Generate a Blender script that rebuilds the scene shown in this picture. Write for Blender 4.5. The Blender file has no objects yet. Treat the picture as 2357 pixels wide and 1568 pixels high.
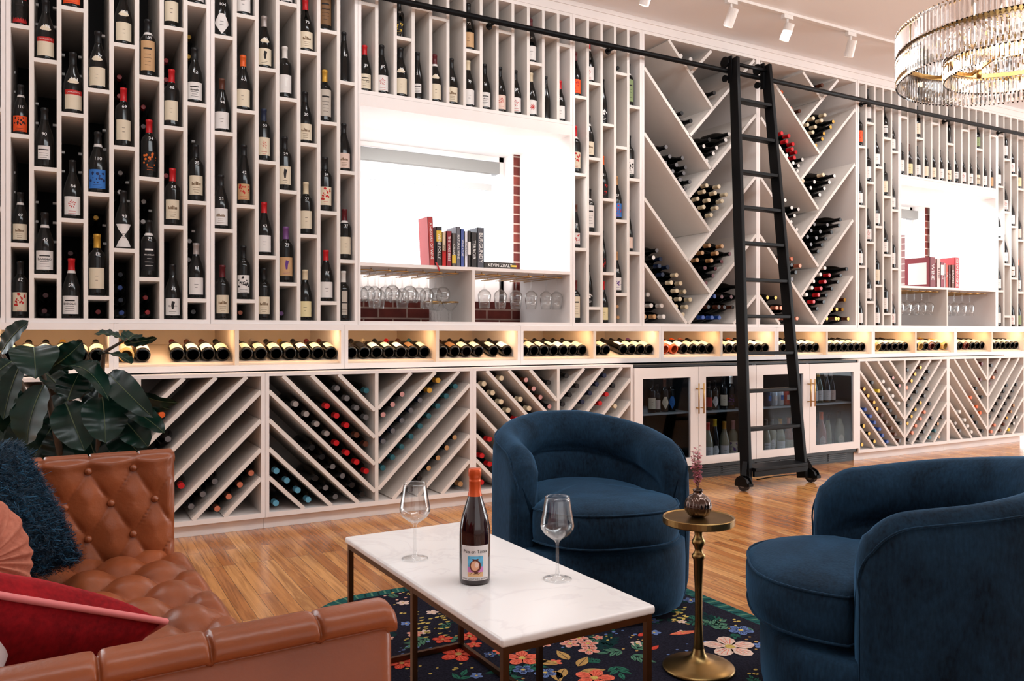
import bpy, bmesh, math, random
from math import sin, cos, tan, atan, pi, radians, sqrt, atan2
from mathutils import Vector, Matrix, Euler, noise
random.seed(11)
SC = bpy.context.scene
COL = SC.collection

# ---------------------------------------------------------------- camera, world, lights, exposure
F, CX, HY = 1850.0, 1178.5, 770.0          # focal length (px of a 2357 wide frame), optical axis, eye-level row
YAW, D0, H = radians(29.12), 4.669, 1.07   # camera turned towards the far end, distance to the shelf fronts, eye height
SY, CY = sin(YAW), cos(YAW)
cam = bpy.data.cameras.new('camera')
cam.sensor_width = 36.0
cam.lens = F / 2357 * 36.0
cam.shift_y = -14.0 / 2357
cam.clip_start = 0.05
cam_o = bpy.data.objects.new('camera', cam)
cam_o.location = (0, -D0, H)
cam_o.rotation_euler = (pi / 2, 0, -YAW)
COL.objects.link(cam_o)
SC.camera = cam_o

SC.view_settings.view_transform = 'Standard'
SC.view_settings.look = 'None'
SC.view_settings.exposure = 0.0
SC.view_settings.gamma = 1.0
SC.view_settings.use_curve_mapping = False
SC.cycles.max_bounces = 10
SC.cycles.diffuse_bounces = 4
SC.cycles.glossy_bounces = 4
SC.cycles.transmission_bounces = 10
SC.cycles.transparent_max_bounces = 16
SC.cycles.caustics_refractive = False
SC.cycles.caustics_reflective = False
SC.cycles.sample_clamp_indirect = 6.0

world = bpy.data.worlds.new('World')
SC.world = world
world.use_nodes = True
world.node_tree.nodes['Background'].inputs[0].default_value = (0.93, 0.97, 1.0, 1)
world.node_tree.nodes['Background'].inputs[1].default_value = 4.0

def area(name, loc, target, sx, sy, power, color):
    l = bpy.data.lights.new(name, 'AREA')
    l.shape = 'RECTANGLE'
    l.size, l.size_y = sx, sy
    l.energy = power
    l.color = color
    o = bpy.data.objects.new(name, l)
    o.location = loc
    o.rotation_euler = (Vector(target) - Vector(loc)).to_track_quat('-Z', 'Y').to_euler()
    COL.objects.link(o)
    return o

# daylight through the shop front behind the photographer
area('shopfront_daylight', (1.5, -8.3, 1.9), (2.5, 0, 1.5), 6.0, 2.6, 38, (0.92, 0.97, 1.0))
# added panel under the ceiling, no fitting there, to light the rack fronts
area('added_ceiling_wash', (3.6, -3.7, 3.32), (3.9, -0.6, 0.7), 8.0, 0.8, 170, (0.90, 0.965, 1.0))
# and through the windows at the far end of the room
area('side_daylight', (11.3, -3.6, 1.7), (3.0, -2.2, 2.2), 4.5, 2.6, 330, (0.91, 0.97, 1.0))
# the track over the racks, the spots out of frame included
for _i in range(9):
    area('track_wash', (0.4 + 1.05 * _i, -0.62, 3.24), (0.4 + 1.05 * _i, 0.10, 1.1), 0.5, 0.06, 2.6, (0.98, 0.98, 1.0))
# unseen lamps added to fill the two window niches with pale light
area('niche_light_near', (2.32, 0.10, 2.22), (2.50, 0.60, 1.7), 1.3, 0.10, 17, (1, 0.99, 0.98))
area('niche_light_far', (7.60, 0.10, 2.22), (7.80, 0.60, 1.7), 1.3, 0.10, 17, (1, 0.99, 0.98))

# ---------------------------------------------------------------- measuring helpers
def P(px, py, Y=0.0):
    """point of the upright plane Y that the photograph shows at a pixel"""
    D = D0 + Y
    X = D * tan(YAW + atan((px - CX) / F))
    z = X * SY + D * CY
    return Vector((X, Y, H + (HY - py) * z / F))

def Q(px, py, Z=0.0):
    """point of the level plane Z that the photograph shows at a pixel"""
    z = F * (H - Z) / (py - HY)
    r = (px - CX) * z / F
    return Vector((r * CY + z * SY, z * CY - r * SY - D0, Z))

def depth_at(p):
    return p.x * SY + (p.y + D0) * CY

# ---------------------------------------------------------------- materials
def lin(c):
    c = c / 255.0
    return c / 12.92 if c <= 0.04045 else ((c + 0.055) / 1.055) ** 2.4

def rgb(r, g, b):
    return (lin(r), lin(g), lin(b), 1.0)

MATS = {}
def mat(name, col, rough=0.5, metal=0.0, spec=0.5, emit=None, estr=0.0, coat=0.0, sheen=0.0, trans=0.0, ior=1.45,
        var=0.0, vscale=20.0, bump=0.0, bscale=200.0):
    """a principled material; var / bump add a procedural noise to colour / relief"""
    if name in MATS:
        return MATS[name]
    m = bpy.data.materials.new(name)
    m.use_nodes = True
    nt = m.node_tree
    b = nt.nodes['Principled BSDF']
    b.inputs['Base Color'].default_value = col
    b.inputs['Roughness'].default_value = rough
    b.inputs['Metallic'].default_value = metal
    b.inputs['Specular IOR Level'].default_value = spec
    b.inputs['IOR'].default_value = ior
    b.inputs['Coat Weight'].default_value = coat
    b.inputs['Coat Roughness'].default_value = 0.08
    b.inputs['Sheen Weight'].default_value = sheen
    b.inputs['Transmission Weight'].default_value = trans
    if emit:
        b.inputs['Emission Color'].default_value = emit
        b.inputs['Emission Strength'].default_value = estr
    if var or bump:
        tc = nt.nodes.new('ShaderNodeTexCoord')
        if var:
            n = nt.nodes.new('ShaderNodeTexNoise')
            n.inputs['Scale'].default_value = vscale
            n.inputs['Detail'].default_value = 5
            nt.links.new(tc.outputs['Object'], n.inputs['Vector'])
            r = nt.nodes.new('ShaderNodeValToRGB')
            r.color_ramp.elements[0].position = 0.3
            r.color_ramp.elements[1].position = 0.7
            r.color_ramp.elements[0].color = tuple(c * (1 - var) for c in col[:3]) + (1,)
            r.color_ramp.elements[1].color = tuple(min(1, c * (1 + var)) for c in col[:3]) + (1,)
            nt.links.new(n.outputs['Fac'], r.inputs['Fac'])
            nt.links.new(r.outputs['Color'], b.inputs['Base Color'])
        if bump:
            n2 = nt.nodes.new('ShaderNodeTexNoise')
            n2.inputs['Scale'].default_value = bscale
            n2.inputs['Detail'].default_value = 4
            nt.links.new(tc.outputs['Object'], n2.inputs['Vector'])
            bp = nt.nodes.new('ShaderNodeBump')
            bp.inputs['Strength'].default_value = bump
            bp.inputs['Distance'].default_value = 0.004
            nt.links.new(n2.outputs['Fac'], bp.inputs['Height'])
            nt.links.new(bp.outputs['Normal'], b.inputs['Normal'])
    MATS[name] = m
    return m

def pane_mat(name, tint, refl=1.0):
    """thin window glass: clear, with a mirror reflection that grows at grazing angles"""
    m = bpy.data.materials.new(name)
    m.use_nodes = True
    nt = m.node_tree
    nt.nodes.clear()
    out = nt.nodes.new('ShaderNodeOutputMaterial')
    mix = nt.nodes.new('ShaderNodeMixShader')
    lw = nt.nodes.new('ShaderNodeLayerWeight')
    lw.inputs['Blend'].default_value = 0.5
    pw = nt.nodes.new('ShaderNodeMath')
    pw.operation = 'POWER'
    pw.inputs[1].default_value = 2.6
    fr = nt.nodes.new('ShaderNodeMath')
    fr.operation = 'MULTIPLY_ADD'
    fr.inputs[1].default_value = 0.75 * refl
    fr.inputs[2].default_value = 0.05 * refl
    nt.links.new(lw.outputs['Facing'], pw.inputs[0])
    nt.links.new(pw.outputs[0], fr.inputs[0])
    tr = nt.nodes.new('ShaderNodeBsdfTransparent')
    tr.inputs[0].default_value = tint
    gl = nt.nodes.new('ShaderNodeBsdfGlossy')
    gl.inputs['Roughness'].default_value = 0.02
    nt.links.new(fr.outputs[0], mix.inputs[0])
    nt.links.new(tr.outputs[0], mix.inputs[1])
    nt.links.new(gl.outputs[0], mix.inputs[2])
    nt.links.new(mix.outputs[0], out.inputs[0])
    return m

def wood_floor():
    m = bpy.data.materials.new('oak_floor')
    m.use_nodes = True
    nt = m.node_tree
    L = nt.links.new
    b = nt.nodes['Principled BSDF']
    tc = nt.nodes.new('ShaderNodeTexCoord')
    mp = nt.nodes.new('ShaderNodeMapping')
    mp.inputs['Rotation'].default_value = (0, 0, pi / 2)
    L(tc.outputs['Object'], mp.inputs['Vector'])
    br = nt.nodes.new('ShaderNodeTexBrick')
    br.offset = 0.37
    br.offset_frequency = 3
    br.inputs['Scale'].default_value = 1.0
    br.inputs['Brick Width'].default_value = 0.78
    br.inputs['Row Height'].default_value = 0.058
    br.inputs['Mortar Size'].default_value = 0.0008
    br.inputs['Mortar Smooth'].default_value = 0.1
    br.inputs['Bias'].default_value = 0.0
    br.inputs['Color1'].default_value = (0, 0, 0, 1)
    br.inputs['Color2'].default_value = (1, 1, 1, 1)
    br.inputs['Mortar'].default_value = (0.5, 0.5, 0.5, 1)
    L(mp.outputs['Vector'], br.inputs['Vector'])
    ramp = nt.nodes.new('ShaderNodeValToRGB')
    e = ramp.color_ramp.elements
    e[0].color = rgb(184, 112, 56)
    e[1].color = rgb(236, 174, 108)
    e.new(0.5).color = rgb(218, 148, 82)
    L(br.outputs['Color'], ramp.inputs['Fac'])
    # grain, stretched along the boards
    g = nt.nodes.new('ShaderNodeMapping')
    g.inputs['Scale'].default_value = (38, 2.2, 1)
    L(tc.outputs['Object'], g.inputs['Vector'])
    off = nt.nodes.new('ShaderNodeVectorMath')
    off.operation = 'ADD'
    sc = nt.nodes.new('ShaderNodeVectorMath')
    sc.operation = 'SCALE'
    sc.inputs['Scale'].default_value = 31.0
    L(br.outputs['Color'], sc.inputs[0])
    L(g.outputs['Vector'], off.inputs[0])
    L(sc.outputs['Vector'], off.inputs[1])
    ns = nt.nodes.new('ShaderNodeTexNoise')
    ns.inputs['Scale'].default_value = 1.0
    ns.inputs['Detail'].default_value = 6
    ns.inputs['Distortion'].default_value = 1.6
    L(off.outputs['Vector'], ns.inputs['Vector'])
    gr = nt.nodes.new('ShaderNodeValToRGB')
    gr.color_ramp.elements[0].position = 0.33
    gr.color_ramp.elements[1].position = 0.62
    gr.color_ramp.elements[0].color = (0.50, 0.42, 0.36, 1)
    gr.color_ramp.elements[1].color = (1, 1, 1, 1)
    L(ns.outputs['Fac'], gr.inputs['Fac'])
    mx = nt.nodes.new('ShaderNodeMixRGB')
    mx.blend_type = 'MULTIPLY'
    mx.inputs['Fac'].default_value = 0.9
    L(ramp.outputs['Color'], mx.inputs[1])
    L(gr.outputs['Color'], mx.inputs[2])
    mo = nt.nodes.new('ShaderNodeMixRGB')
    mo.inputs[2].default_value = rgb(62, 34, 18)
    L(br.outputs['Fac'], mo.inputs['Fac'])
    L(mx.outputs['Color'], mo.inputs[1])
    L(mo.outputs['Color'], b.inputs['Base Color'])
    b.inputs['Roughness'].default_value = 0.26
    b.inputs['Coat Weight'].default_value = 0.5
    b.inputs['Coat Roughness'].default_value = 0.16
    bp = nt.nodes.new('ShaderNodeBump')
    bp.inputs['Strength'].default_value = 0.12
    bp.inputs['Distance'].default_value = 0.002
    L(ns.outputs['Fac'], bp.inputs['Height'])
    L(bp.outputs['Normal'], b.inputs['Normal'])
    return m

def brick_wall():
    m = bpy.data.materials.new('red_brick')
    m.use_nodes = True
    nt = m.node_tree
    L = nt.links.new
    b = nt.nodes['Principled BSDF']
    tc = nt.nodes.new('ShaderNodeTexCoord')
    mp = nt.nodes.new('ShaderNodeMapping')
    mp.inputs['Rotation'].default_value = (pi / 2, 0, 0)
    L(tc.outputs['Object'], mp.inputs['Vector'])
    br = nt.nodes.new('ShaderNodeTexBrick')
    br.inputs['Scale'].default_value = 1.0
    br.inputs['Brick Width'].default_value = 0.215
    br.inputs['Row Height'].default_value = 0.074
    br.inputs['Mortar Size'].default_value = 0.006
    br.inputs['Color1'].default_value = rgb(126, 56, 46)
    br.inputs['Color2'].default_value = rgb(96, 38, 34)
    br.inputs['Mortar'].default_value = rgb(186, 160, 148)
    L(mp.outputs['Vector'], br.inputs['Vector'])
    ns = nt.nodes.new('ShaderNodeTexNoise')
    ns.inputs['Scale'].default_value = 14
    ns.inputs['Detail'].default_value = 5
    L(tc.outputs['Object'], ns.inputs['Vector'])
    mx = nt.nodes.new('ShaderNodeMixRGB')
    mx.blend_type = 'OVERLAY'
    mx.inputs['Fac'].default_value = 0.45
    L(br.outputs['Color'], mx.inputs[1])
    L(ns.outputs['Fac'], mx.inputs[2])
    L(mx.outputs['Color'], b.inputs['Base Color'])
    b.inputs['Roughness'].default_value = 0.85
    return m

def velvet(name, dark, light):
    m = bpy.data.materials.new(name)
    m.use_nodes = True
    nt = m.node_tree
    L = nt.links.new
    b = nt.nodes['Principled BSDF']
    tc = nt.nodes.new('ShaderNodeTexCoord')
    n1 = nt.nodes.new('ShaderNodeTexNoise')
    n1.inputs['Scale'].default_value = 5.0
    n1.inputs['Detail'].default_value = 8
    n1.inputs['Roughness'].default_value = 0.7
    n1.inputs['Distortion'].default_value = 0.8
    L(tc.outputs['Object'], n1.inputs['Vector'])
    mp = nt.nodes.new('ShaderNodeMapping')
    mp.inputs['Scale'].default_value = (1, 1, 0.35)
    L(tc.outputs['Object'], mp.inputs['Vector'])
    n2 = nt.nodes.new('ShaderNodeTexNoise')
    n2.inputs['Scale'].default_value = 130.0
    n2.inputs['Detail'].default_value = 3
    L(mp.outputs['Vector'], n2.inputs['Vector'])
    ad = nt.nodes.new('ShaderNodeMath')
    ad.operation = 'MULTIPLY_ADD'
    ad.inputs[1].default_value = 0.45
    L(n2.outputs['Fac'], ad.inputs[0])
    L(n1.outputs['Fac'], ad.inputs[2])
    r = nt.nodes.new('ShaderNodeValToRGB')
    r.color_ramp.elements[0].position = 0.5
    r.color_ramp.elements[1].position = 0.95
    r.color_ramp.elements[0].color = dark
    r.color_ramp.elements[1].color = light
    L(ad.outputs[0], r.inputs['Fac'])
    L(r.outputs['Color'], b.inputs['Base Color'])
    b.inputs['Roughness'].default_value = 0.85
    b.inputs['Specular IOR Level'].default_value = 0.15
    b.inputs['Sheen Weight'].default_value = 0.30
    b.inputs['Sheen Roughness'].default_value = 0.4
    b.inputs['Sheen Tint'].default_value = tuple(min(1, (c + .002) / max(light[:3]) ) for c in light[:3]) + (1,)
    bp = nt.nodes.new('ShaderNodeBump')
    bp.inputs['Strength'].default_value = 0.25
    bp.inputs['Distance'].default_value = 0.003
    L(n2.outputs['Fac'], bp.inputs['Height'])
    L(bp.outputs['Normal'], b.inputs['Normal'])
    return m

def leather():
    m = mat('tan_leather', rgb(142, 76, 44), 0.32, spec=0.45, var=0.25, vscale=5.0, bump=0.12, bscale=120.0)
    return m

def marble():
    m = bpy.data.materials.new('white_marble')
    m.use_nodes = True
    nt = m.node_tree
    L = nt.links.new
    b = nt.nodes['Principled BSDF']
    tc = nt.nodes.new('ShaderNodeTexCoord')
    ns = nt.nodes.new('ShaderNodeTexNoise')
    ns.inputs['Scale'].default_value = 3.5
    ns.inputs['Detail'].default_value = 9
    ns.inputs['Distortion'].default_value = 1.4
    L(tc.outputs['Object'], ns.inputs['Vector'])
    r = nt.nodes.new('ShaderNodeValToRGB')
    e = r.color_ramp.elements
    e[0].position, e[0].color = 0.485, rgb(240, 236, 234)
    e[1].position, e[1].color = 0.545, rgb(240, 236, 234)
    e.new(0.515).color = rgb(232, 227, 226)
    L(ns.outputs['Fac'], r.inputs['Fac'])
    L(r.outputs['Color'], b.inputs['Base Color'])
    b.inputs['Roughness'].default_value = 0.22
    return m

WHITE = mat('white_laminate', rgb(233, 225, 221), 0.45, spec=0.4, var=0.03, vscale=3)
INNER = mat('white_board', rgb(222, 214, 207), 0.55, spec=0.3, var=0.03, vscale=3)
BACKB = mat('shelf_back', rgb(196, 186, 180), 0.6, spec=0.3)
DARKB = mat('painted_shade_back', rgb(46, 43, 43), 0.8)  # backs of the two tall racks: cubby shade put into the colour
DARKBACK = mat('shadow_back', rgb(52, 48, 48), 0.8)
CEIL = mat('ceiling_paint', rgb(242, 241, 243), 0.9, spec=0.1)
BLACKM = mat('black_metal', rgb(7, 7, 9), 0.5, metal=0.0, spec=0.2)
BRASS = mat('brass', rgb(190, 150, 92), 0.28, metal=1.0)
ABRASS = mat('antique_brass', rgb(146, 118, 74), 0.33, metal=1.0, var=0.25, vscale=9)
BRONZE = mat('bronze_frame', rgb(86, 58, 38), 0.38, metal=1.0)
GLASS = pane_mat('clear_glass', (0.965, 0.97, 0.97, 1), 1.15)
CRYSTAL = mat('crystal_rod', (0.94, 0.91, 0.90, 1), 0.03, trans=1.0, ior=1.5)
PANE = pane_mat('door_glass', (0.66, 0.70, 0.74, 1), 0.16)
WPANE = pane_mat('window_glass', (0.97, 0.98, 1, 1), 0.6)
WHITEM = mat('white_metal', rgb(232, 226, 222), 0.4)
DGLASS = mat('bottle_glass', rgb(5, 7, 7), 0.12, spec=0.4, coat=0.12)
PAPERD = mat('print_ink', rgb(60, 52, 50), 0.8)
INKW = mat('white_marker', rgb(235, 235, 235), 0.7)
PAGES = mat('book_pages', rgb(226, 216, 198), 0.85)

# ---------------------------------------------------------------- mesh building
class MB:
    """collects shapes and links them as ONE mesh object"""
    def __init__(self):
        self.v, self.f, self.m = [], [], []
        self.cur = 0
    def face(self, idx):
        self.f.append(tuple(idx))
        self.m.append(self.cur)
    def add(self, vs, fs):
        n = len(self.v)
        self.v.extend(tuple(p) for p in vs)
        for q in fs:
            self.face([i + n for i in q])
        return self
    def box(self, x0, x1, y0, y1, z0, z1):
        x0, x1 = min(x0, x1), max(x0, x1)
        y0, y1 = min(y0, y1), max(y0, y1)
        z0, z1 = min(z0, z1), max(z0, z1)
        vs = [(x, y, z) for x in (x0, x1) for y in (y0, y1) for z in (z0, z1)]
        return self.add(vs, [(0, 1, 3, 2), (4, 6, 7, 5), (0, 4, 5, 1), (2, 3, 7, 6), (0, 2, 6, 4), (1, 5, 7, 3)])
    def slab(self, a, b, t, y0, y1):
        """board whose centre line runs from a to b in an upright plane, thickness t, between depths y0 and y1"""
        ax, az, bx, bz = a[0], a[-1], b[0], b[-1]
        l = sqrt((bx - ax) ** 2 + (bz - az) ** 2)
        nx, nz = -(bz - az) / l * t / 2, (bx - ax) / l * t / 2
        vs = []
        for (x, z) in ((ax + nx, az + nz), (bx + nx, bz + nz), (bx - nx, bz - nz), (ax - nx, az - nz)):
            vs += [(x, y0, z), (x, y1, z)]
        return self.add(vs, [(0, 2, 4, 6), (1, 7, 5, 3), (0, 1, 3, 2), (2, 3, 5, 4), (4, 5, 7, 6), (6, 7, 1, 0)])
    def bar(self, a, b, w, h, up=(0, 0, 1)):
        """rectangular bar from a to b, w across and h along up"""
        a, b = Vector(a), Vector(b)
        d = (b - a).normalized()
        s = d.cross(Vector(up))
        if s.length < 1e-5:
            s = d.cross(Vector((0, 1, 0)))
        s.normalize()
        u = s.cross(d).normalized()
        vs = []
        for p in (a, b):
            for (i, j) in ((-1, -1), (1, -1), (1, 1), (-1, 1)):
                vs.append(p + s * (i * w / 2) + u * (j * h / 2))
        return self.add(vs, [(0, 3, 2, 1), (4, 5, 6, 7), (0, 1, 5, 4), (1, 2, 6, 5), (2, 3, 7, 6), (3, 0, 4, 7)])
    def tube(self, pts, r, n=10, closed=False, caps=True):
        pts = [Vector(p) for p in pts]
        k = len(pts)
        rs = r if isinstance(r, (list, tuple)) else [r] * k
        base = len(self.v)
        ref = None
        for i, p in enumerate(pts):
            if closed:
                d = (pts[(i + 1) % k] - pts[i - 1]).normalized()
            else:
                d = (pts[min(i + 1, k - 1)] - pts[max(i - 1, 0)]).normalized()
            if ref is None:
                ref = d.orthogonal().normalized()
            ref = (ref - d * ref.dot(d))
            if ref.length < 1e-6:
                ref = d.orthogonal()
            ref.normalize()
            w = d.cross(ref)
            for j in range(n):
                a = 2 * pi * j / n
                self.v.append(tuple(p + (ref * cos(a) + w * sin(a)) * rs[i]))
        for i in range(k if closed else k - 1):
            i2 = (i + 1) % k
            for j in range(n):
                j2 = (j + 1) % n
                self.face([base + i * n + j, base + i * n + j2, base + i2 * n + j2, base + i2 * n + j])
        if caps and not closed:
            self.face([base + j for j in range(n - 1, -1, -1)])
            self.face([base + (k - 1) * n + j for j in range(n)])
        return self
    def lathe(self, prof, n=20, c=(0, 0, 0), mod=None):
        """profile of (radius, height) turned about an upright axis through c"""
        base = len(self.v)
        for (r, z) in prof:
            r = max(r, 1e-5)
            for j in range(n):
                a = 2 * pi * j / n
                rr = r * (mod(a, z) if mod else 1)
                self.v.append((c[0] + rr * cos(a), c[1] + rr * sin(a), c[2] + z))
        for i in range(len(prof) - 1):
            for j in range(n):
                j2 = (j + 1) % n
                self.face([base + i * n + j, base + i * n + j2, base + (i + 1) * n + j2, base + (i + 1) * n + j])
        return self
    def grid(self, fn, nu, nv, closed_u=False):
        base = len(self.v)
        cu = nu if closed_u else nu + 1
        for i in range(cu):
            for j in range(nv + 1):
                self.v.append(tuple(fn(i / nu, j / nv)))
        for i in range(nu):
            i2 = (i + 1) % cu
            for j in range(nv):
                self.face([base + i * (nv + 1) + j, base + i2 * (nv + 1) + j, base + i2 * (nv + 1) + j + 1, base + i * (nv + 1) + j + 1])
        return self
    def xform(self, M):
        self.v = [tuple(M @ Vector(p)) for p in self.v]
        return self
    def mesh(self, name, mats, smooth=True, merge=False):
        me = bpy.data.meshes.new(name)
        me.from_pydata(self.v, [], self.f)
        mats = mats if isinstance(mats, (list, tuple)) else [mats]
        for m in mats:
            me.materials.append(m)
        if len(mats) > 1:
            me.polygons.foreach_set('material_index', self.m)
        if merge:
            bm = bmesh.new()
            bm.from_mesh(me)
            bmesh.ops.remove_doubles(bm, verts=bm.verts, dist=1e-5)
            bmesh.ops.recalc_face_normals(bm, faces=bm.faces)
            bm.to_mesh(me)
            bm.free()
        if smooth:
            me.polygons.foreach_set('use_smooth', [True] * len(me.polygons))
        me.update()
        return me
    def build(self, name, mats, parent=None, smooth=False, merge=False, bevel=0.0, segs=2):
        """link as an object; with a parent the shapes were given in the room's coordinates"""
        if parent is not None:
            r = parent
            while r.parent:
                r = r.parent
            o_ = r.location
            self.v = [(p[0] - o_.x, p[1] - o_.y, p[2] - o_.z) for p in self.v]
        return link(name, self.mesh(name, mats, smooth, merge), parent, bevel, segs)

def link(name, me, parent=None, bevel=0.0, segs=2):
    o = bpy.data.objects.new(name, me)
    COL.objects.link(o)
    if parent is not None:
        o.parent = parent
    if bevel:
        b = o.modifiers.new('bevel', 'BEVEL')
        b.width = bevel
        b.segments = segs
        b.limit_method = 'ANGLE'
        o.data.polygons.foreach_set('use_smooth', [True] * len(o.data.polygons))
        w = o.modifiers.new('normals', 'WEIGHTED_NORMAL')
    return o

LABELS = {}
def tag(o, label, cat, group=None, kind=None):
    o['label'] = label
    o['category'] = cat
    if group:
        o['group'] = group
    if kind:
        o['kind'] = kind
    LABELS.setdefault(label, []).append(o.name)
    return o

def thing(name, label, cat, loc=(0, 0, 0), rz=0.0, group=None):
    o = bpy.data.objects.new(name, None)
    o.empty_display_size = 0.05
    COL.objects.link(o)
    o.location = loc
    o.rotation_euler = (0, 0, rz)
    return tag(o, label, cat, group)

def struct(name, mb, mats, smooth=False):
    o = mb.build(name, mats, None, smooth)
    o['kind'] = 'structure'
    return o

ORD = 'zeroth first second third fourth fifth sixth seventh eighth ninth tenth eleventh twelfth thirteenth fourteenth fifteenth sixteenth seventeenth'.split()

def strip(pts, w, n, z):
    pass

# ---------------------------------------------------------------- lettering
TXT = {}
def letters(s, size=1.0):
    """outline letters as (verts, faces) in the x-y plane, centred, of the given cap size"""
    if s not in TXT:
        cu = bpy.data.curves.new('lettering', 'FONT')
        cu.body = s
        cu.resolution_u = 2
        cu.align_x = 'CENTER'
        cu.align_y = 'CENTER'
        o = bpy.data.objects.new('lettering', cu)
        COL.objects.link(o)
        dg = bpy.context.evaluated_depsgraph_get()
        me = bpy.data.meshes.new_from_object(o.evaluated_get(dg))
        vs = [tuple(v.co) for v in me.vertices]
        fs = [tuple(p.vertices) for p in me.polygons]
        bpy.data.objects.remove(o)
        bpy.data.curves.remove(cu)
        bpy.data.meshes.remove(me)
        TXT[s] = (vs, fs)
    vs, fs = TXT[s]
    return [(x * size, y * size) for (x, y, _z) in vs], fs

# ---------------------------------------------------------------- bottles (radius, height) of a full-size bottle
PROF = {
    'u': [(0.030, 0), (0.0375, .001), (.0405, .006), (.041, .02), (.041, .125), (.0395, .145), (.0345, .172), (.0265, .199), (.0195, .220), (.0158, .238),
          (.0146, .252), (.0146, .283), (.0158, .284), (.0158, .295), (.013, .297), (.0, .297)],
    'o': [(0.030, 0), (0.0345, .001), (.0372, .006), (.0375, .02), (.0375, .185), (.0365, .196), (.032, .208), (.0235, .218), (.0172, .227), (.0148, .240),
          (.0143, .286), (.0156, .287), (.0156, .298), (.013, .300), (.0, .300)],
    's': [(0.028, 0), (0.0335, .001), (.036, .006), (.0365, .02), (.0365, .13), (.0345, .16), (.029, .20), (.022, .238), (.0165, .270), (.0142, .290),
          (.0140, .318), (.0152, .319), (.0152, .329), (.013, .330), (.0, .330)],
}
TOPZ = {'u': .297, 'o': .300, 's': .330}
CAPZ = {'u': .238, 'o': .233, 's': .272}
LABZ = {'u': (.022, .112), 'o': (.035, .135), 's': (.03, .115)}
BODY_R = {'u': .041, 'o': .0375, 's': .0365}

def prof_r(t, z):
    p = PROF[t]
    for (r0, z0), (r1, z1) in zip(p, p[1:]):
        if z0 <= z <= z1 and z1 > z0:
            return r0 + (r1 - r0) * (z - z0) / (z1 - z0)
    return p[-2][0]

CAPCOL = {'k': ('black', rgb(16, 16, 19)), 'r': ('red', rgb(196, 22, 30)), 'd': ('dark red', rgb(92, 18, 26)), 'c': ('cream', rgb(222, 204, 172)), 'w': ('white', rgb(228, 222, 216)),
          's': ('silver', rgb(168, 158, 154)), 'g': ('gold', rgb(206, 158, 62)), 'o': ('orange', rgb(226, 96, 34)), 'b': ('brown', rgb(88, 46, 30)), 'p': ('purple', rgb(116, 72, 128)),
          'n': ('navy', rgb(22, 34, 62)), 't': ('tan', rgb(186, 142, 96)), 'e': ('rose', rgb(214, 128, 100)), 'l': ('teal', rgb(38, 96, 108)), 'a': ('sky blue', rgb(92, 158, 186)),
          'y': ('yellow', rgb(220, 190, 40)), 'h': ('grey', rgb(104, 102, 104)), 'B': ('blue', rgb(34, 70, 150)), 'P': ('pink', rgb(206, 150, 146))}
def capmat(c):
    n, col = CAPCOL[c]
    return mat('capsule_' + n.replace(' ', '_'), col, 0.35, metal=0.35 if c in 'gse' else 0.0, spec=0.5)
LABCOL = {'c': ('cream', rgb(222, 208, 184)), 'w': ('white', rgb(228, 222, 218)), 'R': ('red', rgb(190, 44, 44)), 'O': ('orange', rgb(232, 86, 36)), 'B': ('blue', rgb(58, 116, 190)),
          'T': ('tan', rgb(198, 158, 116)), 'K': ('brown', rgb(120, 88, 58)), 'y': ('pale yellow', rgb(224, 210, 164)), 'G': ('green', rgb(132, 148, 104)), 'b': ('black', rgb(24, 22, 24)),
          'P': ('pale pink', rgb(226, 200, 186)), 'S': ('grey', rgb(188, 178, 166))}
def labmat(c):
    n, col = LABCOL[c]
    return mat('label_' + n.replace(' ', '_'), col, 0.6, spec=0.3)
ARTC = {'r': rgb(186, 40, 36), 'k': rgb(36, 32, 32), 'o': rgb(222, 110, 40), 'p': rgb(96, 56, 130), 'n': rgb(34, 44, 84), 'g': rgb(86, 110, 70), 'B': rgb(46, 110, 200), 'w': rgb(235, 232, 228), 's': rgb(120, 96, 70), 'y': rgb(214, 178, 70)}
def artmat(c):
    return mat('print_' + c, ARTC[c], 0.6, spec=0.3)

MESH = {}
def m_body(t):
    k = ('body', t)
    if k not in MESH:
        MESH[k] = MB().lathe(PROF[t], 20).mesh('body', DGLASS)
    return MESH[k]
def m_capsule(t, low=None):
    """foil over the neck and lip: slot 0 the sleeve, slot 1 the top disc"""
    k = ('cap', t)
    if k not in MESH:
        z0, z1 = CAPZ[t], TOPZ[t]
        mb = MB()
        mb.lathe([(prof_r(t, z0) + .0006, z0), (prof_r(t, z0 + .012) + .0007, z0 + .012), (.0153, z1 - .014), (.0166, z1 - .013), (.0166, z1 - .001), (.0152, z1 + .0006)], 16)
        mb.cur = 1
        mb.lathe([(.0152, z1 + .0006), (.0, z1 + .0008)], 16)
        MESH[k] = mb.mesh('capsule', [capmat('k'), capmat('k')])
    return MESH[k]
def wrap(mb, t, xs, off):
    """bend flat (x, z) points round the bottle's front"""
    out = []
    for (x, z) in xs:
        r = prof_r(t, z)
        a = x / max(r, .012)
        rr = r + off
        out.append((rr * sin(a), -rr * cos(a), z))
    return out
def patch(mb, t, x0, x1, z0, z1, off, n=10):
    vs = []
    for i in range(n + 1):
        x = x0 + (x1 - x0) * i / n
        vs += wrap(mb, t, [(x, z0), (x, z1)], off)
    mb.add(vs, [(2 * i, 2 * i + 2, 2 * i + 3, 2 * i + 1) for i in range(n)])
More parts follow.
